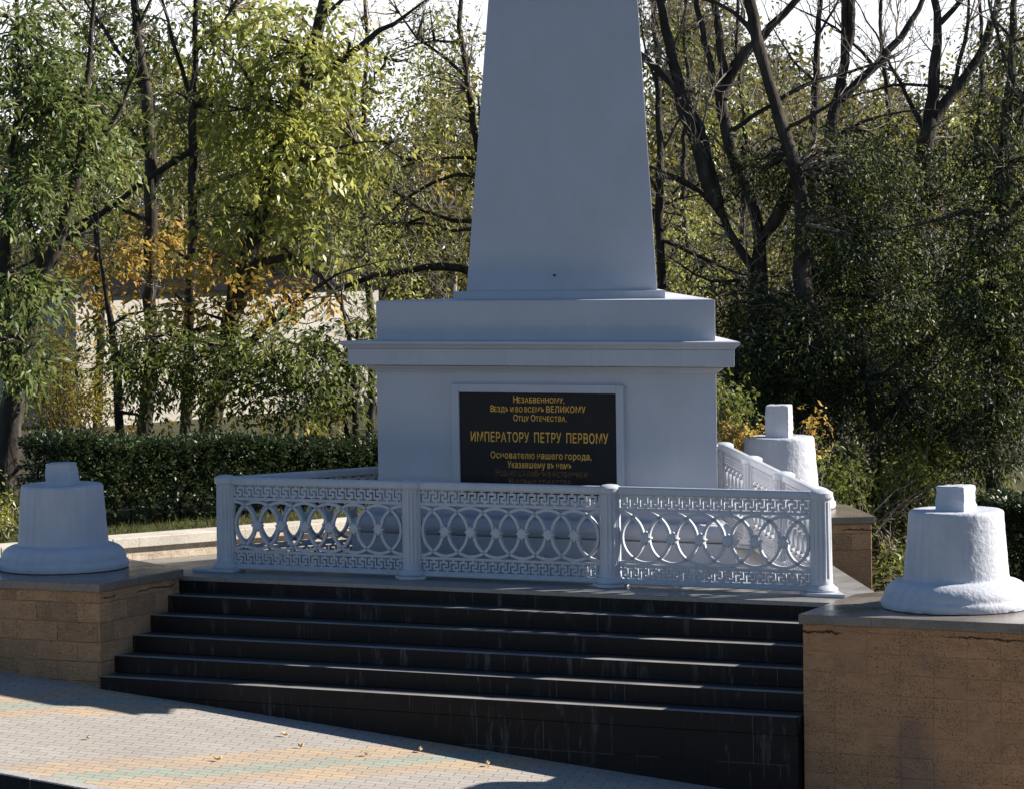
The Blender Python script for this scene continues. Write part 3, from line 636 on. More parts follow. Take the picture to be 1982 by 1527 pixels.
def clump_points(c, n, rng, hollow=0.6):
    px, py, rx, ry, D, rd = c; u = unit(rng.normal(size=(n, 3))) * (rng.rand(n, 1) ** hollow) ; s = D / FPX
    return at(px, py, D) + u[:, :1] * rx * s * RGT + u[:, 1:2] * ry * s * UPV + u[:, 2:3] * rd * FWD
def make_tree(label, base, limbs, clumps, D, mats, cat='tree', group='trees behind the monument', twig=(2.0, 2, 0.9), leaf=(0.10, 0.40, 0.7, 7, 0.28), seed=1, tipleaf=0.0, leafmul=1.0, name='tree', crown='crown', bare_up=0.35):
    rng = np.random.RandomState(seed); T = Tubes(); TW = Tubes(); nodes = []; tips = []; g0 = gz(base[0], base[1])
    base = np.array([base[0], base[1], g0])
    for lb in limbs:
        p, r = px_line(lb, D)
        if lb[-1][1] < -30:                                  # boughs taper out above the picture
            dv = unit(p[-1] - p[-2]); p = p + [p[-1] + dv * 0.9, p[-1] + dv * 1.9 + rng.normal(size=3) * 0.15]; r = r + [r[-1] * 0.6, r[-1] * 0.15]
        else: dv = unit(p[-1] - p[-2] + rng.normal(size=3) * 0.1); p = p + [p[-1] + dv * 0.35, p[-1] + dv * 0.8 + np.array([0, 0, 0.06])]; r = r + [r[-1] * 0.55, 0.003]
        if lb is limbs[0]:                                   # the stem goes on down into the soil
            if p[0][2] > g0 - 0.05: p = [np.array([p[0][0], p[0][1], g0 - 0.15])] + p; r = [r[0] * 1.25] + r
        p, r = smooth_line(p, r, 0.22, rng, 0.010); T.add(p, r * rng.uniform(0.93, 1.07, len(r)), 9); nodes.append(p)
        if twig[0] > 0: twigs(TW, p, r, twig[0], twig[1], rng, length=twig[2], tips=tips, up=bare_up)
    nodes = np.concatenate(nodes); V = []; MI = []
    for c in clumps:
        (px, py, rx, ry, dD, rd, n, mi) = c; n = int(n * leafmul); cl = (px, py, rx, ry, D + dD, rd)
        k = max(3, n // (leaf[3] * 8)); sub = clump_points(cl, k, rng, 0.45); cen = at(px, py, D + dD)
        a = nodes[np.argmin(((nodes - cen) ** 2).sum(1) + 0.6 * np.maximum(0, nodes[:, 2] - cen[2]) ** 2)]
        for s_ in sub:                                       # a thin bough carries every leafy shoot
            m1 = a + (s_ - a) * 0.45 + rng.normal(size=3) * 0.12 + np.array([0, 0, 0.10]); big = rng.rand() < 0.30; q, r = smooth_line([a, m1, s_], [0.026, 0.017, 0.006] if big else [0.013, 0.009, 0.003], 0.2, rng, 0.02); (T if big else TW).add(q, r, 5 if big else 4)
        own = rng.randint(0, k, max(1, n // leaf[3])); Cc = sub[own] + rng.normal(size=(len(own), 3)) * np.array([0.14, 0.14, 0.11]) * (1 + 0.15 * rd)
        ax = unit(Cc - sub[own] + 0.4 * (sub[own] - cen))
        v = sprays(Cc, leaf[3], leaf[0], leaf[1], leaf[2], leaf[4], rng, ax); V.append(v); mm = np.full(len(v) // 4, mi)
        if len(mats) > 1 and mats[0] is L_DARK: mm = np.tile((rng.rand(len(own)) < 0.20).astype(int), leaf[3])
        MI.append(mm)
    if tipleaf > 0 and tips:
        tp = np.array(tips); tp = tp[rng.rand(len(tp)) < tipleaf]
        if len(tp): v = sprays(tp, 3, leaf[0], leaf[1], leaf[2], leaf[4] * 0.6, rng); V.append(v); MI.append(np.zeros(len(v) // 4))
    e = empty(name, tuple(base)); tag(e, label, cat, group); off = np.array(base)
    def link(me, nm):
        o = bpy.data.objects.new(nm, me); COL.objects.link(o); o.parent = e; o.location = tuple(-off); return o
    link(T.mesh('trunk', BARK), 'trunk')
    if TW.n: link(TW.mesh('branches', TWIG), 'branches')
    if V: link(quads_mesh(crown, np.concatenate(V), mats, np.concatenate(MI)), crown)
    return e
def foot(px, py, D): p = at(px, py, D); return p

# ------------------------------------------------------------------ trees left of the monument
make_tree('leafy green tree with long narrow leaves at the left edge, dark forked trunk', foot(12, 930, 35.5),
    [[(8, 935, 60), (14, 860, 52), (28, 760, 46), (45, 660, 40), (85, 540, 30), (130, 430, 24), (150, 340, 20), (160, 230, 14), (175, 90, 10), (185, -60, 7)],
     [(28, 760, 40), (10, 640, 30), (8, 480, 22), (25, 320, 16), (40, 150, 12), (30, -50, 8)], [(85, 540, 18), (60, 450, 12), (50, 380, 8), (20, 300, 6)], [(150, 340, 14), (200, 270, 10), (240, 200, 7), (265, 130, 4)]],
    [(45, 70, 105, 100, 0.3, 1.0, 3200, 0), (70, 235, 105, 80, -0.2, 1.0, 2600, 0), (175, 200, 85, 85, 0.6, 0.9, 2100, 0), (150, 320, 95, 60, 0.3, 0.8, 1700, 0), (35, 400, 70, 85, -0.3, 0.8, 1800, 0), (25, 545, 60, 65, -0.3, 0.7, 1500, 0), (30, 690, 52, 60, -0.5, 0.6, 1300, 0), (120, 130, 60, 60, 0.8, 0.8, 900, 0), (90, 330, 40, 50, 0.9, 0.8, 500, 0)],
    36, [L_WILLOW], leafmul=0.62, twig=(2.0, 3, 0.7), leaf=(0.130, 0.29, 0.65, 8, 0.28), seed=3)
make_tree('straight grey trunked tree with thin foliage, second trunk from the left above the hedge', foot(278, 850, 41),
    [[(278, 850, 31), (284, 780, 29), (294, 690, 26), (291, 560, 25), (293, 400, 25), (291, 300, 23), (281, 180, 21), (266, 60, 17), (255, -70, 13)],
     [(293, 370, 13), (325, 320, 11), (350, 290, 8), (400, 240, 5)], [(281, 180, 12), (240, 110, 9), (200, 60, 7), (150, -20, 5)], [(290, 300, 9), (245, 250, 7), (215, 170, 5), (190, 110, 3)], [(266, 60, 9), (290, 0, 6), (300, -60, 4)], [(291, 430, 9), (230, 400, 7), (150, 385, 5), (90, 350, 3)]],
    [(255, 160, 90, 75, 0.6, 0.9, 800, 0), (215, 40, 80, 60, 0.9, 0.9, 750, 0), (300, 60, 60, 70, 0.3, 0.9, 600, 0), (230, 330, 70, 60, 1.2, 0.7, 500, 0), (300, 440, 50, 40, 0.6, 0.6, 300, 1)],
    41, [L_MID, L_GOLD], twig=(2.2, 3, 0.8), leaf=(0.11, 0.42, 0.6, 6, 0.28), seed=4)
make_tree('slender upright tree with yellow green leaves and a long low limb reaching left', foot(360, 850, 39.5),
    [[(360, 850, 25), (362, 760, 24), (364, 640, 22), (370, 500, 20), (375, 400, 19), (372, 300, 18), (372, 200, 14), (380, 100, 11), (376, 0, 10), (380, -70, 8)],
     [(374, 290, 13), (335, 315, 13), (280, 350, 12), (215, 405, 12), (150, 450, 10), (95, 490, 8), (40, 520, 5)], [(215, 405, 9), (150, 425, 7), (100, 475, 6), (85, 520, 4)], [(372, 200, 9), (345, 110, 8), (325, 50, 7), (310, -40, 5)], [(374, 380, 9), (420, 350, 8), (480, 330, 6), (540, 290, 4)], [(380, 100, 8), (430, 50, 6), (470, -20, 4)]],
    [(430, 90, 90, 85, 0.4, 1.0, 1700, 0), (425, 215, 95, 70, 0.5, 1.0, 1800, 0), (470, 20, 90, 60, 1.0, 0.9, 1300, 0), (335, 245, 50, 45, 0.4, 0.6, 450, 0), (395, 320, 60, 45, 0.8, 0.7, 600, 0), (215, 490, 130, 60, 0.5, 0.7, 480, 1), (250, 590, 80, 45, -0.4, 0.5, 300, 1), (420, 650, 70, 50, -0.4, 0.5, 420, 0), (340, 620, 60, 45, -0.4, 0.5, 260, 0), (300, 500, 70, 50, 0.5, 0.6, 420, 1), (150, 560, 70, 45, 0.6, 0.5, 260, 1)],
    39.5, [L_ASH, L_GOLD], twig=(2.6, 3, 0.8), leafmul=0.62, leaf=(0.12, 0.40, 0.75, 7, 0.28), seed=5)
make_tree('leaning dark trunked tree with a broad yellow green crown and orange lower leaves', foot(402, 850, 38.5),
    [[(402, 850, 42), (412, 790, 40), (430, 730, 36), (440, 650, 34), (455, 590, 40), (475, 510, 36), (500, 440, 34), (525, 340, 30), (548, 250, 30), (575, 190, 30), (600, 120, 26), (622, 40, 24), (640, -70, 19)],
     [(430, 740, 24), (465, 690, 22), (500, 640, 17), (560, 600, 12), (610, 560, 8), (660, 520, 5)], [(590, 170, 20), (640, 130, 17), (690, 95, 14), (740, 60, 10), (800, 20, 6)], [(480, 520, 18), (520, 495, 17), (560, 490, 15), (600, 510, 12), (640, 540, 9), (655, 590, 5)],
     [(525, 340, 12), (580, 310, 9), (640, 290, 7), (710, 270, 4)], [(548, 250, 12), (500, 190, 9), (470, 120, 6)], [(622, 40, 10), (660, 0, 8), (720, -50, 5)]],
    [(560, 90, 120, 85, 0.0, 1.2, 2600, 0), (500, 200, 100, 80, 0.0, 1.1, 2200, 0), (620, 300, 110, 80, 0.2, 1.1, 2100, 0), (530, 340, 100, 80, -0.2, 1.0, 2000, 0), (680, 220, 90, 60, 0.5, 1.0, 1100, 0), (460, 420, 80, 60, 0.0, 0.9, 900, 0), (590, 440, 90, 50, 0.0, 0.8, 800, 0), (660, 80, 90, 60, 0.5, 1.0, 900, 0), (740, 300, 60, 60, 0.5, 0.8, 500, 0),
     (480, 560, 110, 60, -0.1, 0.7, 620, 1), (560, 600, 80, 55, 0.0, 0.6, 420, 1), (400, 610, 70, 60, 0.1, 0.6, 420, 1), (430, 500, 80, 40, 0.1, 0.6, 320, 1)],
    38.5, [L_ASH, L_GOLD], twig=(2.2, 3, 0.8), leafmul=0.56, leaf=(0.125, 0.40, 0.75, 7, 0.30), seed=6)
make_tree('small leafy sapling with a thin dark stem in front of the white building', foot(232, 850, 37.5),
    [[(232, 850, 19), (230, 760, 17), (226, 680, 15), (214, 620, 13), (208, 570, 9), (190, 500, 6)], [(226, 690, 9), (270, 650, 7), (330, 640, 5), (380, 660, 3)], [(216, 630, 7), (250, 600, 5), (300, 590, 3)]],
    [(300, 690, 90, 45, -0.3, 0.7, 1500, 0), (400, 700, 70, 45, -0.2, 0.7, 1100, 0), (260, 720, 55, 50, -0.4, 0.6, 800, 0), (370, 750, 70, 40, -0.2, 0.6, 650, 0), (235, 640, 40, 40, 0, 0.5, 260, 0), (250, 800, 60, 30, 0, 0.5, 140, 1)],
    37.5, [L_MID, L_GOLD], leafmul=0.8, twig=(2.0, 2, 0.5), leaf=(0.105, 0.36, 0.8, 7, 0.26), seed=7)
make_tree('bushy young tree with dark green leaves beside the left cornice end', foot(690, 850, 37),
    [[(690, 850, 15), (688, 780, 13), (685, 700, 12), (670, 640, 8), (660, 590, 5)], [(688, 790, 8), (640, 760, 6), (580, 740, 4)], [(686, 720, 8), (630, 690, 6), (560, 660, 4)], [(672, 850, 10), (665, 770, 8), (672, 700, 6), (700, 640, 4)]],
    [(620, 680, 85, 55, -0.2, 0.8, 1500, 0), (540, 690, 70, 60, -0.3, 0.7, 1200, 0), (640, 760, 75, 40, -0.2, 0.7, 700, 0), (560, 780, 80, 40, -0.2, 0.6, 600, 0), (690, 660, 40, 60, 0, 0.5, 420, 0), (500, 740, 50, 55, -0.2, 0.6, 520, 0), (600, 820, 90, 25, 0, 0.5, 260, 1), (490, 800, 60, 35, 0, 0.5, 220, 1)],
    37, [L_MID, L_YELLOW], leafmul=0.95, twig=(2.0, 2, 0.5), leaf=(0.095, 0.38, 0.7, 7, 0.25), seed=8)
make_tree('sparse bare twigged tree with long level limbs crossing behind the left obelisk edge', foot(960, 850, 43),
    [[(960, 860, 34), (955, 700, 30), (945, 560, 26), (940, 400, 22), (935, 300, 18)], [(945, 540, 18), (895, 512, 17), (830, 520, 15), (760, 527, 13), (700, 540, 11), (640, 565, 7), (600, 600, 4)], [(935, 330, 14), (912, 230, 13), (903, 150, 12), (890, 60, 10), (893, -60, 8)],
     [(940, 430, 12), (890, 432, 9), (820, 410, 8), (770, 380, 7), (700, 310, 5), (660, 280, 3)], [(940, 340, 12), (900, 330, 9), (850, 345, 7), (800, 375, 6), (750, 410, 4)], [(935, 310, 10), (885, 300, 6), (800, 310, 5), (760, 330, 3)], [(903, 150, 8), (860, 110, 6), (800, 70, 5), (770, 20, 3)], [(940, 440, 9), (880, 450, 6), (800, 430, 5), (740, 435, 3)], [(903, 90, 7), (850, 70, 5), (810, 80, 4)]],
    [(830, 60, 80, 70, 0.5, 1.0, 520, 0), (760, 120, 70, 60, 0.6, 1.0, 420, 0), (880, 230, 50, 70, 0.5, 1.0, 320, 0), (800, 280, 80, 60, 0, 1.0, 420, 0), (790, 430, 90, 70, 0, 1.0, 520, 0), (840, 180, 60, 80, 0, 1.0, 380, 0), (760, 560, 80, 40, 0, 0.8, 380, 0), (850, 60, 50, 60, 0, 1.0, 200, 0), (730, 20, 50, 40, 0, 0.8, 160, 1), (840, 330, 50, 40, 0, 0.8, 90, 1)],
    43, [L_ASH, L_GOLD], twig=(5.0, 3, 0.9), leaf=(0.075, 0.34, 0.6, 5, 0.22), seed=9, tipleaf=0.10)

# ------------------------------------------------------------------ trees right of the monument
make_tree('thin bare tree standing close beside the right obelisk edge', foot(1296, 860, 41),
    [[(1296, 860, 20), (1290, 700, 19), (1283, 560, 18), (1276, 470, 17), (1275, 380, 16), (1278, 300, 14), (1275, 200, 13), (1272, 120, 11), (1266, 30, 9), (1262, -70, 7)], [(1278, 300, 7), (1310, 240, 5), (1345, 190, 4), (1375, 140, 2)], [(1276, 340, 7), (1325, 355, 12), (1352, 362, 12), (1368, 372, 9)], [(1274, 170, 6), (1250, 110, 5), (1238, 40, 3)], [(1275, 150, 6), (1300, 90, 5), (1330, 20, 3)], [(1280, 465, 9), (1340, 490, 9), (1400, 515, 7), (1440, 540, 4)], [(1276, 380, 6), (1240, 330, 4)]],
    [(1310, 410, 60, 60, 1.0, 0.8, 500, 0), (1330, 540, 70, 50, 1.0, 0.8, 500, 0)], 41, [L_ASH], twig=(4.0, 3, 0.8), leaf=(0.085, 0.30, 0.7, 6, 0.24), seed=21, tipleaf=0.04)
make_tree('many stemmed tree forking low with dark and pale bare boughs, first right of the obelisk', foot(1472, 860, 40),
    [[(1472, 860, 44), (1470, 700, 40), (1470, 600, 36), (1467, 530, 34), (1475, 462, 24), (1466, 410, 22), (1455, 384, 21), (1430, 335, 22), (1412, 269, 18), (1389, 192, 15), (1374, 115, 13), (1353, 38, 11), (1335, -70, 9)],
     [(1467, 530, 22), (1450, 518, 18), (1425, 480, 16), (1408, 455, 15), (1396, 400, 15), (1388, 380, 15), (1376, 300, 13), (1355, 240, 15), (1328, 192, 16), (1282, 146, 14), (1235, 100, 12), (1190, 60, 9)],
     [(1430, 335, 24), (1405, 270, 26), (1397, 220, 24), (1402, 140, 17), (1390, 50, 15), (1374, -60, 12)], [(1400, 190, 24), (1412, 130, 24), (1455, 90, 20), (1500, 45, 16), (1545, 0, 14), (1590, -50, 10)],
     [(1392, 400, 30), (1362, 327, 30), (1345, 270, 26), (1315, 190, 24), (1297, 90, 20), (1278, 0, 16), (1262, -70, 13)], [(1475, 460, 24), (1500, 425, 26), (1520, 400, 30), (1534, 372, 28)],
     [(1408, 260, 10), (1450, 235, 9), (1490, 200, 8), (1560, 160, 8), (1620, 145, 7), (1700, 125, 4)], [(1440, 540, 8), (1400, 560, 6), (1350, 540, 5), (1300, 500, 3)], [(1395, 420, 10), (1365, 375, 10), (1330, 350, 7), (1250, 320, 5)]],
    [(1450, 610, 60, 50, -0.3, 0.7, 900, 0), (1320, 60, 40, 70, 0.5, 0.8, 260, 1), (1440, 330, 50, 50, 0.6, 0.8, 420, 1)], 40, [L_DARK, L_MID], twig=(3.4, 3, 1.0), leaf=(0.080, 0.34, 0.6, 6, 0.22), seed=22, tipleaf=0.05)
make_tree('thick single dark trunk rising through the dark foliage and bending left above', foot(1557, 880, 39),
    [[(1557, 880, 42), (1556, 700, 38), (1555, 560, 36), (1553, 450, 34), (1553, 370, 30), (1530, 290, 28), (1515, 250, 27), (1497, 200, 24), (1480, 130, 23), (1466, 80, 24), (1451, 20, 23), (1444, -70, 20)], [(1466, 80, 12), (1440, 30, 10), (1410, 10, 8), (1370, -10, 6)], [(1515, 250, 9), (1560, 235, 8), (1600, 210, 7), (1640, 180, 5)]],
    [(1490, 320, 60, 50, 0.9, 0.7, 1100, 0), (1630, 320, 80, 70, 0.4, 0.9, 2000, 0), (1560, 650, 90, 70, -0.8, 1.0, 2400, 0), (1480, 680, 80, 80, -0.6, 0.9, 2200, 0), (1440, 600, 60, 60, 0, 0.8, 900, 0), (1460, 740, 70, 40, -0.2, 0.7, 1000, 0), (1610, 440, 60, 60, -0.2, 0.9, 1200, 0)],
    39, [L_DARK, L_MID], twig=(1.2, 2, 0.7), leafmul=1.5, leaf=(0.082, 0.30, 0.7, 7, 0.25), seed=23)
make_tree('dark double stemmed tree with a long bough rising right over the evergreen mass', foot(1660, 880, 40.5),
    [[(1660, 880, 36), (1655, 700, 34), (1645, 545, 32), (1655, 500, 30), (1640, 420, 28), (1600, 330, 28), (1608, 269, 26), (1622, 195, 22), (1635, 115, 18), (1638, 90, 17), (1633, 40, 14), (1640, -60, 11)], [(1640, 100, 15), (1652, 40, 16), (1650, -20, 14), (1645, -70, 11)], [(1628, 195, 18), (1655, 170, 19), (1690, 130, 17), (1731, 88, 14), (1766, 46, 12), (1789, 0, 10), (1805, -60, 8)], [(1690, 128, 7), (1650, 75, 6), (1600, 45, 5), (1550, 20, 3)], [(1608, 269, 8), (1660, 240, 7), (1720, 215, 5), (1790, 210, 3)]],
    [(1690, 350, 90, 60, 0, 1.0, 2200, 0), (1650, 450, 90, 70, -0.3, 1.0, 2600, 0), (1680, 570, 95, 75, -0.5, 1.1, 2900, 0), (1640, 700, 90, 75, -0.6, 1.0, 2600, 0), (1730, 460, 80, 60, 0, 1.0, 1900, 0), (1590, 540, 55, 60, 0.6, 0.7, 800, 0), (1660, 270, 50, 40, 0.3, 0.8, 400, 0), (1600, 770, 80, 45, -0.5, 0.8, 1100, 0)],
    40.5, [L_DARK, L_MID], twig=(3.0, 3, 1.0), leafmul=1.5, leaf=(0.082, 0.30, 0.7, 7, 0.25), seed=24, tipleaf=0.03)
make_tree('slim straight pale trunk between the bent trunk and the double stemmed tree', foot(1575, 880, 47),
    [[(1575, 880, 20), (1574, 600, 19), (1572, 400, 18), (1574, 250, 17), (1579, 160, 15), (1584, 70, 12), (1589, -10, 10), (1592, -70, 8)], [(1579, 160, 7), (1530, 120, 5), (1500, 60, 3)], [(1584, 70, 6), (1610, 20, 5), (1640, -30, 3)]],
    [(1600, 300, 50, 50, 0, 0.9, 400, 0), (1540, 420, 50, 60, 0, 0.9, 500, 0)], 47, [L_MID], twig=(3.0, 2, 0.8), leaf=(0.095, 0.34, 0.6, 6, 0.25), seed=25)
make_tree('tree splitting into a wide V of two dark boughs against the sky', foot(1800, 900, 42),
    [[(1800, 900, 46), (1798, 700, 42), (1795, 500, 40), (1788, 330, 36), (1796, 250, 34), (1804, 190, 24), (1808, 135, 22), (1820, 60, 18), (1810, 0, 15), (1800, -60, 12)], [(1796, 245, 28), (1835, 192, 22), (1855, 170, 21), (1874, 146, 19), (1912, 77, 16), (1931, 10, 13), (1945, -60, 10)], [(1820, 45, 13), (1850, 20, 10), (1875, -20, 8)], [(1840, 185, 10), (1858, 120, 9), (1872, 60, 8), (1880, 0, 6)], [(1796, 270, 10), (1770, 210, 9), (1740, 160, 8), (1715, 110, 6), (1690, 60, 4)], [(1850, 172, 8), (1800, 165, 7), (1740, 160, 6), (1680, 175, 4)]],
    [(1760, 330, 70, 50, 0, 0.9, 900, 0), (1820, 400, 80, 70, 0, 1.0, 2000, 0), (1780, 530, 90, 80, -0.4, 1.1, 2800, 0), (1760, 660, 90, 80, -0.6, 1.1, 2900, 0), (1830, 770, 90, 80, -0.5, 1.0, 2600, 0), (1720, 790, 90, 70, -0.7, 1.0, 2200, 0), (1860, 620, 70, 70, 0, 1.0, 1800, 0), (1700, 880, 60, 50, -0.4, 0.8, 700, 0), (1720, 960, 60, 50, -0.2, 0.8, 600, 1)],
    42, [L_DARK, L_MID], twig=(3.2, 3, 1.1), leafmul=1.5, leaf=(0.082, 0.30, 0.7, 7, 0.25), seed=26, tipleaf=0.08)
make_tree('dense dark green tree cut by the right edge, with a forked trunk', foot(1925, 920, 38.5),
    [[(1925, 920, 34), (1920, 700, 32), (1934, 540, 30), (1930, 440, 30), (1945, 300, 24), (1955, 150, 18), (1964, 20, 14), (1970, -60, 11)], [(1930, 430, 18), (1895, 405, 16), (1870, 400, 13), (1835, 420, 8)], [(1932, 425, 20), (1975, 400, 17), (2020, 350, 13), (2060, 250, 10)], [(1945, 300, 10), (1980, 230, 8), (2010, 120, 6)], [(1955, 150, 9), (1930, 80, 7), (1915, 0, 5)], [(1925, 700, 14), (1980, 640, 12), (2040, 600, 8)], [(1830, 850, 16), (1852, 820, 16), (1880, 800, 14), (1925, 790, 12)]],
    [(1935, 470, 80, 75, -0.2, 1.0, 2500, 0), (1900, 560, 80, 70, -0.3, 1.0, 2300, 0), (1950, 640, 80, 80, -0.5, 1.0, 2600, 0), (1930, 760, 90, 70, -0.5, 1.0, 2400, 0), (1950, 330, 70, 70, 0.2, 1.0, 1600, 1), (1965, 200, 60, 80, 0.2, 0.9, 1300, 1), (1955, 90, 50, 60, 0.3, 0.8, 600, 1), (1880, 860, 90, 60, -0.3, 0.9, 1700, 0), (2040, 500, 90, 120, 0, 1.2, 2000, 0), (2050, 700, 90, 120, 0, 1.2, 1800, 0), (1860, 300, 50, 60, 0.4, 0.8, 500, 1)],
    38.5, [L_DARK, L_MID], twig=(2.8, 3, 0.9), leafmul=1.5, leaf=(0.082, 0.30, 0.7, 7, 0.25), seed=27, tipleaf=0.06)
make_tree('dark shaded understorey tree behind the rearmost bell', foot(1700, 1010, 38.5),
    [[(1700, 1010, 26), (1698, 900, 22), (1690, 800, 16), (1670, 700, 9)], [(1698, 940, 11), (1650, 880, 8), (1600, 830, 5)], [(1692, 830, 9), (1740, 780, 7), (1790, 730, 4)], [(1640, 880, 5, 0), (1615, 820, 5), (1598, 790, 3)]],
    [(1690, 720, 80, 60, 0, 0.8, 1700, 0), (1600, 740, 70, 50, 0.2, 0.8, 1300, 0), (1760, 800, 70, 60, 0, 0.8, 1300, 0), (1650, 830, 60, 50, 0.3, 0.6, 500, 0)],
    38.5, [L_DARK, L_MID], twig=(3.0, 3, 0.6), leafmul=1.4, leaf=(0.082, 0.30, 0.7, 7, 0.24), seed=28)

def thin_tree(label, pl, clumps, D, mats, seed, twig=(4.5, 3, 0.9)):
    make_tree(label, foot(pl[0][0], pl[0][1], D), [pl], clumps, D, mats, twig=twig, leaf=(0.085, 0.36, 0.6, 6, 0.24), seed=seed, tipleaf=0.07)
thin_tree('slender bare stem between the many stemmed tree and the thick dark trunk', [(1432, 870, 16), (1425, 600, 15), (1440, 420, 13), (1445, 250, 11), (1425, 120, 9), (1430, 10, 7), (1425, -60, 5)], [(1400, 470, 70, 60, 0, 0.9, 600, 0), (1450, 200, 50, 60, 0, 0.9, 250, 0)], 45, [L_ASH], 81)
thin_tree('slender crooked bare tree left of the V shaped tree', [(1745, 890, 18), (1740, 600, 16), (1728, 400, 14), (1715, 300, 12), (1722, 180, 10), (1700, 60, 8), (1708, -60, 5)], [(1720, 260, 60, 60, 0, 0.9, 380, 0), (1740, 400, 60, 50, 0, 0.9, 420, 0)], 46, [L_ASH], 82)
thin_tree('thin bare stem just right of the V shaped tree', [(1880, 890, 18), (1885, 600, 17), (1878, 420, 14), (1893, 250, 12), (1905, 120, 9), (1893, 0, 7), (1900, -60, 5)], [(1880, 330, 60, 60, 0, 0.9, 420, 0), (1890, 220, 50, 50, 0, 0.9, 260, 0)], 47, [L_ASH], 83)
thin_tree('thin pale stem among the bare limbs between obelisk and many stemmed tree', [(1335, 870, 15), (1338, 600, 14), (1325, 420, 12), (1320, 300, 10), (1335, 180, 9), (1325, 60, 7), (1332, -60, 5)], [(1310, 470, 60, 80, 0, 0.9, 700, 0), (1350, 250, 50, 60, 0, 0.9, 240, 0)], 48, [L_ASH], 84)
thin_tree('thin grey stem rising behind the drooping tree at the left', [(188, 870, 17), (196, 620, 16), (186, 430, 15), (192, 330, 13), (176, 200, 11), (182, 80, 9), (60, -60, 5)], [(160, 400, 70, 50, 0, 0.9, 420, 0), (130, 60, 70, 60, 0, 0.9, 380, 0)], 46, [L_ASH], 85)
thin_tree('thin grey stem between the leaning tree and the level limbed tree', [(715, 870, 16), (722, 650, 15), (708, 480, 13), (716, 330, 11), (700, 200, 10), (712, 80, 8), (700, -60, 5)], [(700, 420, 70, 70, 0, 1.0, 700, 0), (740, 160, 60, 60, 0, 0.9, 420, 0), (660, 520, 60, 50, 0, 0.9, 420, 0), (720, 500, 60, 50, 0, 0.9, 420, 0)], 47, [L_ASH], 86)
# ------------------------------------------------------------------ shrubs, hedges, grass
def make_bush(label, clumps, D, mats, leaf, seed, base, stems=7, group='shrubs under the trees'):
    rng = np.random.RandomState(seed); b = np.array(base); b[2] = gz(b[0], b[1]); limbs = []
    T = Tubes(); V = []; MI = []
    for (px, py, rx, ry, dD, rd, n, mi) in clumps:
        k = max(4, n // 40); sub = clump_points((px, py, rx, ry, D + dD, rd), k, rng, 0.4)
        for s_ in sub[:: max(1, k // stems)]:
            q, r = smooth_line([b + rng.normal(size=3) * np.array([0.25, 0.25, 0.02]), b + (s_ - b) * 0.5 + np.array([0, 0, 0.15]) + rng.normal(size=3) * 0.1, s_], [0.016, 0.010, 0.003], 0.2, rng, 0.01); T.add(q, r, 5)
            twigs(T, q, r, 2.0, 2, rng, length=0.4)
        own = rng.randint(0, k, max(1, n // leaf[3])); C = sub[own] + rng.normal(size=(len(own), 3)) * 0.13
        v = sprays(C, leaf[3], leaf[0], leaf[1], leaf[2], leaf[4], rng); V.append(v); MI.append(np.full(len(v) // 4, mi))
    e = empty('bush', tuple(b)); tag(e, label, 'bush', group)
    for me, nm in ((T.mesh('stems', TWIG), 'stems'), (quads_mesh('foliage', np.concatenate(V), mats, np.concatenate(MI)), 'foliage')):
        o = bpy.data.objects.new(nm, me); COL.objects.link(o); o.parent = e; o.location = tuple(-b)
make_bush('golden yellow shrub in front of the shaded end of the white building', [(130, 720, 90, 75, 0, 0.9, 3800, 0), (90, 800, 70, 50, -0.4, 0.7, 1500, 0), (180, 790, 60, 50, 0.2, 0.7, 1200, 0), (95, 660, 40, 40, 0, 0.5, 500, 0)], 40, [L_YELLOW], (0.050, 0.45, 0.5, 6, 0.14), 31, foot(130, 860, 40))
make_bush('yellow and orange bush showing between pedestal and rearmost bell', [(1410, 800, 38, 45, 0, 0.5, 1100, 1), (1425, 850, 50, 45, -0.1, 0.5, 900, 0), (1565, 850, 40, 32, 0.2, 0.5, 260, 0), (1590, 920, 40, 45, 0.3, 0.5, 800, 1), (1395, 760, 25, 25, 0.2, 0.4, 400, 1), (1600, 970, 40, 40, 0.3, 0.5, 400, 1)], 36.2, [L_GOLD, L_MID], (0.065, 0.5, 0.5, 6, 0.16), 32, foot(1490, 980, 36.2))
make_bush('bright yellow green low bush left of the right hand bell', [(1740, 930, 45, 40, 0, 0.6, 1300, 0), (1790, 880, 45, 45, 0.2, 0.6, 1000, 0), (1735, 1010, 42, 45, 0, 0.6, 1500, 0), (1755, 1070, 45, 45, -0.2, 0.5, 1300, 0), (1720, 1120, 40, 35, -0.2, 0.5, 700, 1), (1780, 1130, 60, 40, 0, 0.6, 900, 1), (1745, 1085, 55, 50, 1.2, 0.5, 1500, 1), (1730, 1140, 45, 40, 1.2, 0.5, 1200, 1), (1700, 1080, 40, 50, 1.4, 0.5, 900, 1)], 38, [L_ASH, L_MID], (0.080, 0.42, 0.6, 6, 0.2), 33, foot(1750, 1110, 38))
make_bush('dark low undergrowth bush with bare stems beyond the right platform edge', [(1650, 930, 60, 60, 0, 0.8, 900, 0), (1620, 1000, 60, 50, 0, 0.7, 800, 0), (1720, 1090, 50, 40, 0, 0.6, 1100, 0), (1820, 960, 60, 60, 0.5, 0.7, 900, 0)], 37, [L_MID], (0.075, 0.36, 0.6, 6, 0.2), 34, foot(1680, 1110, 37), 4)

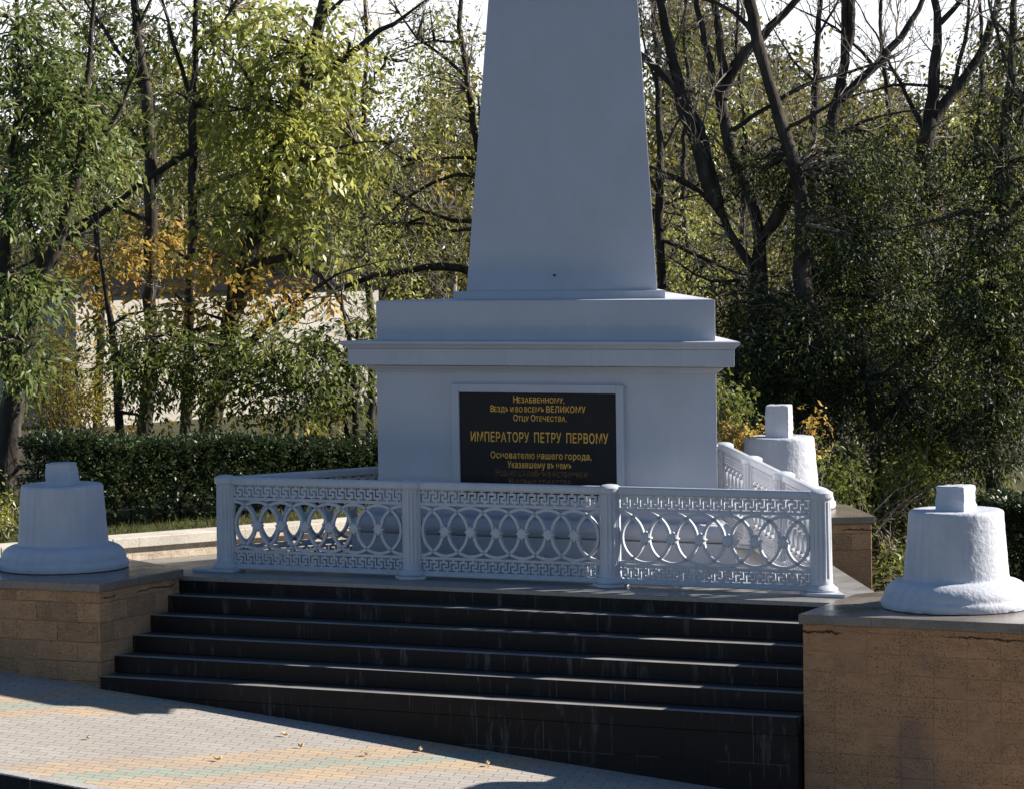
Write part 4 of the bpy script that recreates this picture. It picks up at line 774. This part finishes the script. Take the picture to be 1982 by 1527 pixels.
make_bush('small yellow green shrub at the left end of the clipped hedge', [(12, 985, 35, 40, 0, 0.4, 900, 0), (5, 1025, 35, 30, 0, 0.4, 600, 0)], 33.2, [L_ASH], (0.06, 0.42, 0.5, 6, 0.14), 37, foot(10, 1050, 33.2), 5)
make_bush('dark green shrub mass below the V shaped tree at the far right', [(1850, 930, 80, 60, 0, 0.9, 1700, 0), (1930, 900, 80, 60, 0.3, 0.9, 1500, 0), (1790, 1000, 50, 50, -0.5, 0.7, 800, 0)], 41, [L_DARK], (0.085, 0.34, 0.6, 6, 0.2), 35, foot(1850, 1060, 41), 10)
make_bush('dense dark shrub between rearmost bell and understorey tree', [(1620, 900, 70, 60, 0, 0.8, 1500, 0), (1690, 960, 60, 60, 0.3, 0.7, 1200, 0), (1600, 830, 50, 40, 0.3, 0.7, 600, 0), (1740, 1080, 60, 50, 0.8, 0.7, 900, 0)], 40, [L_DARK], (0.080, 0.34, 0.6, 6, 0.2), 36, foot(1660, 1090, 40), 10)
def hedge(label, A, B, depth, z0, z1, seed, n, bare, mat, z1b=None):
    z1b = z1 if z1b is None else z1b
    rng = np.random.RandomState(seed); A = np.array(A); B = np.array(B); d = unit(B - A); L = np.linalg.norm(B - A); nrm = np.array([-d[1], d[0], 0])
    o3 = (A + B) / 2; o3[2] = z0
    T = Tubes()
    for i in range(int(L / 0.16)):
        x = (i + rng.rand()) * 0.16; p = A + d * x + nrm * rng.uniform(-0.25, 0.25) * depth; p[2] = z0 - 0.05
        q = [p]
        for k in range(4): q.append(q[-1] + np.array([*(rng.normal(size=2) * 0.06), (z1 + (z1b - z1) * x / L - z0) / 4.4]))
        T.add(q, np.linspace(0.016, 0.004, 5), 5); twigs(T, np.array(q), np.linspace(0.016, 0.004, 5), 6, 2, rng, 0.12, 0.3, 0.35)
    u = rng.rand(n); h = rng.rand(n) ** 0.75; side = rng.choice([-1, 1], n); sec = rng.rand(n)
    w = np.where(sec < 0.62, side * (0.5 - np.abs(rng.normal(size=n)) * 0.10), rng.uniform(-0.5, 0.5, n)); h = np.where(sec > 0.74, 1 - np.abs(rng.normal(size=n)) * 0.07, h)
    keep = rng.rand(n) < np.clip((h + 0.05) / bare, 0.10, 1); u, w, h = u[keep], w[keep], h[keep]; m = len(u)
    top = z1 + (z1b - z1) * u + 0.05 * np.sin(u * 23) * np.sin(u * 9 + 1); hgt = z0 + h * (top - z0)
    C = A + d * (u * L)[:, None] + nrm * (w * depth)[:, None] + rng.normal(size=(m, 3)) * 0.03; C[:, 2] = hgt + rng.normal(size=m) * 0.025
    ax = nrm * w[:, None] + np.array([0, 0, 0.5]) + rng.normal(size=(m, 3)) * 0.3
    v = sprays(C, 5, 0.055, 0.50, 0.1, 0.09, rng, ax)
    e = empty('hedge', tuple(o3)); tag(e, label, 'hedge')
    for me, nm in ((T.mesh('stems', BARK), 'stems'), (quads_mesh('foliage', v, [mat]), 'foliage')):
        o = bpy.data.objects.new(nm, me); COL.objects.link(o); o.parent = e; o.location = tuple(-o3)
ha = at(82, 1000, 33.8); hb = at(800, 1000, 37.0)
hedge('long clipped dark hedge with bare stems below, left of the pedestal', (ha[0], ha[1], 0), (hb[0], hb[1], 0), 0.85, 0.16, 1.12, 41, 15000, 0.75, L_HEDGE, 0.80)
hc = at(1905, 1050, 36.0); hd_ = at(2200, 1050, 35.0)
hedge('short dark hedge behind the right hand bell at the picture edge', (hc[0], hc[1], 0), (hd_[0], hd_[1], 0), 0.8, gz(hc[0], hc[1]), 0.13, 42, 9000, 0.35, L_HEDGE)

def grass_patch(name, n, seed, smin, smax, tmin, tmax, hgt):
    rng = np.random.RandomState(seed); s = rng.uniform(smin, smax, n); t = tmin + (tmax - tmin) * rng.rand(n) ** 1.3
    xy = W0 + WD * s[:, None] + WN * t[:, None]; z = 0.13 + 0.10 * np.clip((t - 0.5) / 5.5, 0, 1) ** 2
    P = np.column_stack([xy, z - 0.01]); D = unit(rng.normal(size=(n, 3)) * 0.45 + np.array([0, 0, 1.0])); L = hgt * rng.uniform(0.4, 1.3, n)
    v = leaf_arrays(P, D, unit(rng.normal(size=(n, 3))), L, np.full(n, 0.011)); o = bpy.data.objects.new(name, quads_mesh(name, v, [GRASSM])); COL.objects.link(o); tag(o, kind='stuff')
grass_patch('grass', 16000, 51, -4, 7, 0.42, 5.0, 0.10)

# ------------------------------------------------------------------ white building and far wood
bl = empty('white_building', tuple(at(146, 900, 50))); tag(bl, 'low flat roofed white building with dark roof edge behind the left trees', 'building')
bo = np.array(bl.location); e1 = unit(np.array([*(RGT[:2] * 4.37 + FWD[:2] * 5.4), 0.0])); e2 = unit(np.array([-e1[1], e1[0], 0.0])); cb = at(146, 573, 50); zt = cb[2]
def quadpoly(a0, a1, b0, b1): return [tuple((cb + e1 * a + e2 * b - bo)[:2]) for a, b in ((a0, b0), (a1, b0), (a1, b1), (a0, b1))]
mb = MB(); mb.prism(quadpoly(0, 7.4, 0, 9), -2.5, zt - bo[2]); mb.build('wall', WALLW, bl)
mb = MB(); mb.prism(quadpoly(-0.12, 7.52, -0.12, 9.12), zt - bo[2] + 0.003, zt - bo[2] + 0.17); mb.build('roof', ROOFM, bl)

def far_wood():
    rng = np.random.RandomState(61); V = []; T = Tubes()
    cols = []
    for px in np.arange(-420, 2420, 50):
        left = px < 1080
        D = rng.uniform(62, 100); topy = (rng.uniform(170, 300) if left else rng.uniform(150, 290))
        if 1300 < px < 1420: topy = rng.uniform(-20, 60)
        if 1460 < px < 1560: topy = rng.uniform(120, 180)
        if 1680 < px < 1740: topy = rng.uniform(170, 230)
        cols.append((px + rng.uniform(-25, 25), topy, rng.uniform(45, 75), D))
    for px, ty, w, D in ((1330, -60, 42, 66), (1385, -10, 38, 70), (1300, 120, 40, 74), (1505, 90, 40, 72), (1545, 150, 36, 68), (1640, 150, 40, 76), (1725, 170, 44, 72), (1770, 250, 40, 70), (1905, 90, 46, 70), (1965, 60, 50, 74), (150, 190, 50, 72), (330, 120, 50, 76), (660, 150, 55, 72), (860, 90, 50, 74)): cols += [(px, ty, w, D), (px + 12, ty + 40, w, D + 2)]
    for px in np.arange(-400, 2420, 45): cols.append((px + rng.uniform(-20, 20), rng.uniform(380, 480), rng.uniform(50, 70), rng.uniform(48, 60) if px > 1080 else rng.uniform(60, 75)))
    for (px, ty, w, D) in cols:
        s = D / FPX; n = int(3300 * (w / 60) * min(1.6, (760 - ty) / 420)); y = ty + (820 - ty) * rng.rand(n) ** 0.9
        prof = np.clip((y - ty) / 160, 0.12, 1) ** 0.6; k = 40; cy = ty + (820 - ty) * rng.rand(k); cxx = px + rng.normal(size=k) * w * 0.55 * np.clip((cy - ty) / 160, 0.1, 1) ** 0.6; cdd = rng.normal(size=k) * 1.2
        own = rng.randint(0, k, n // 6); C = np.array([at(cxx[i], cy[i], D + cdd[i]) for i in range(k)])[own] + rng.normal(size=(len(own), 3)) * 0.42
        V.append(sprays(C, 6, 0.19 * (D / 75), 0.42, 0.5, 0.5, rng))
        p, r = smooth_line([at(px, 900, D), at(px + rng.uniform(-15, 15), 600, D), at(px + rng.uniform(-20, 20), ty + 40, D)], [0.16, 0.10, 0.02], 0.8, rng, 0.04); T.add(p, r, 6); twigs(T, p, r, 3.0, 3, rng, length=2.0)
    v = np.concatenate(V); me = quads_mesh('distant_woods', v, [L_OLIVE]); o = bpy.data.objects.new('distant_woods', me); COL.objects.link(o)
    tag(o, kind='stuff'); b = bpy.data.objects.new('distant_trunks', T.mesh('distant_trunks', TWIG)); COL.objects.link(b); b.parent = o; tag(b, kind='stuff')
far_wood()

# ------------------------------------------------------------------ fallen leaves on the pavement
LITTER = mat_simple('dry_leaf', [(0.3, (0.42, 0.28, 0.14)), (0.7, (0.62, 0.50, 0.32))], 30, 0.7, 0.3)
for i, (x, y, lb) in enumerate([(-0.93, -2.72, 'pair of curled dry leaves lying at the edge of the step shadow'), (-0.58, -3.05, 'pale dry leaf on grey paving below the steps'), (-2.15, -4.02, 'flat dry leaf on the orange paving band near the left'), (-2.55, -5.05, 'brown curled leaf near the kerb at the lower left'),
     (0.30, -2.48, 'small upright leaf at the shade edge in mid pavement'), (0.02, -2.95, 'dry leaf on the grey paving right of centre'), (1.02, -2.60, 'dry leaf on the right orange paving band'), (-0.85, -4.0, 'small brown leaf in the middle of the grey paving')]):
    rng = np.random.RandomState(70 + i); L = rng.uniform(0.045, 0.07); nn = 7; vs = []; fs = []
    for k in range(nn):
        u = k / (nn - 1); wd = 0.33 * L * math.sin(math.pi * min(1, u * 0.9 + 0.05)) ** 0.8
        for q in (-1, 0, 1): vs.append((u * L - L / 2, q * wd, 0.012 + 0.030 * (abs(q) * 0.7 + (u - 0.5) ** 2 * 2.2) * rng.uniform(0.8, 1.2)))
    for k in range(nn - 1):
        for q in (0, 1): fs.append((3 * k + q, 3 * k + 3 + q, 3 * k + 4 + q, 3 * k + 1 + q))
    mb = MB(); mb.add(vs, fs); o = mb.build('fallen_leaf', LITTER, smooth=True); o.location = (x, y, pave_z(x)); o.rotation_euler = (0, 0, rng.uniform(0, 6.28)); tag(o, lb, 'leaf', 'fallen leaves on the pavement')
    so_ = o.modifiers.new('thick', 'SOLIDIFY'); so_.thickness = 0.002
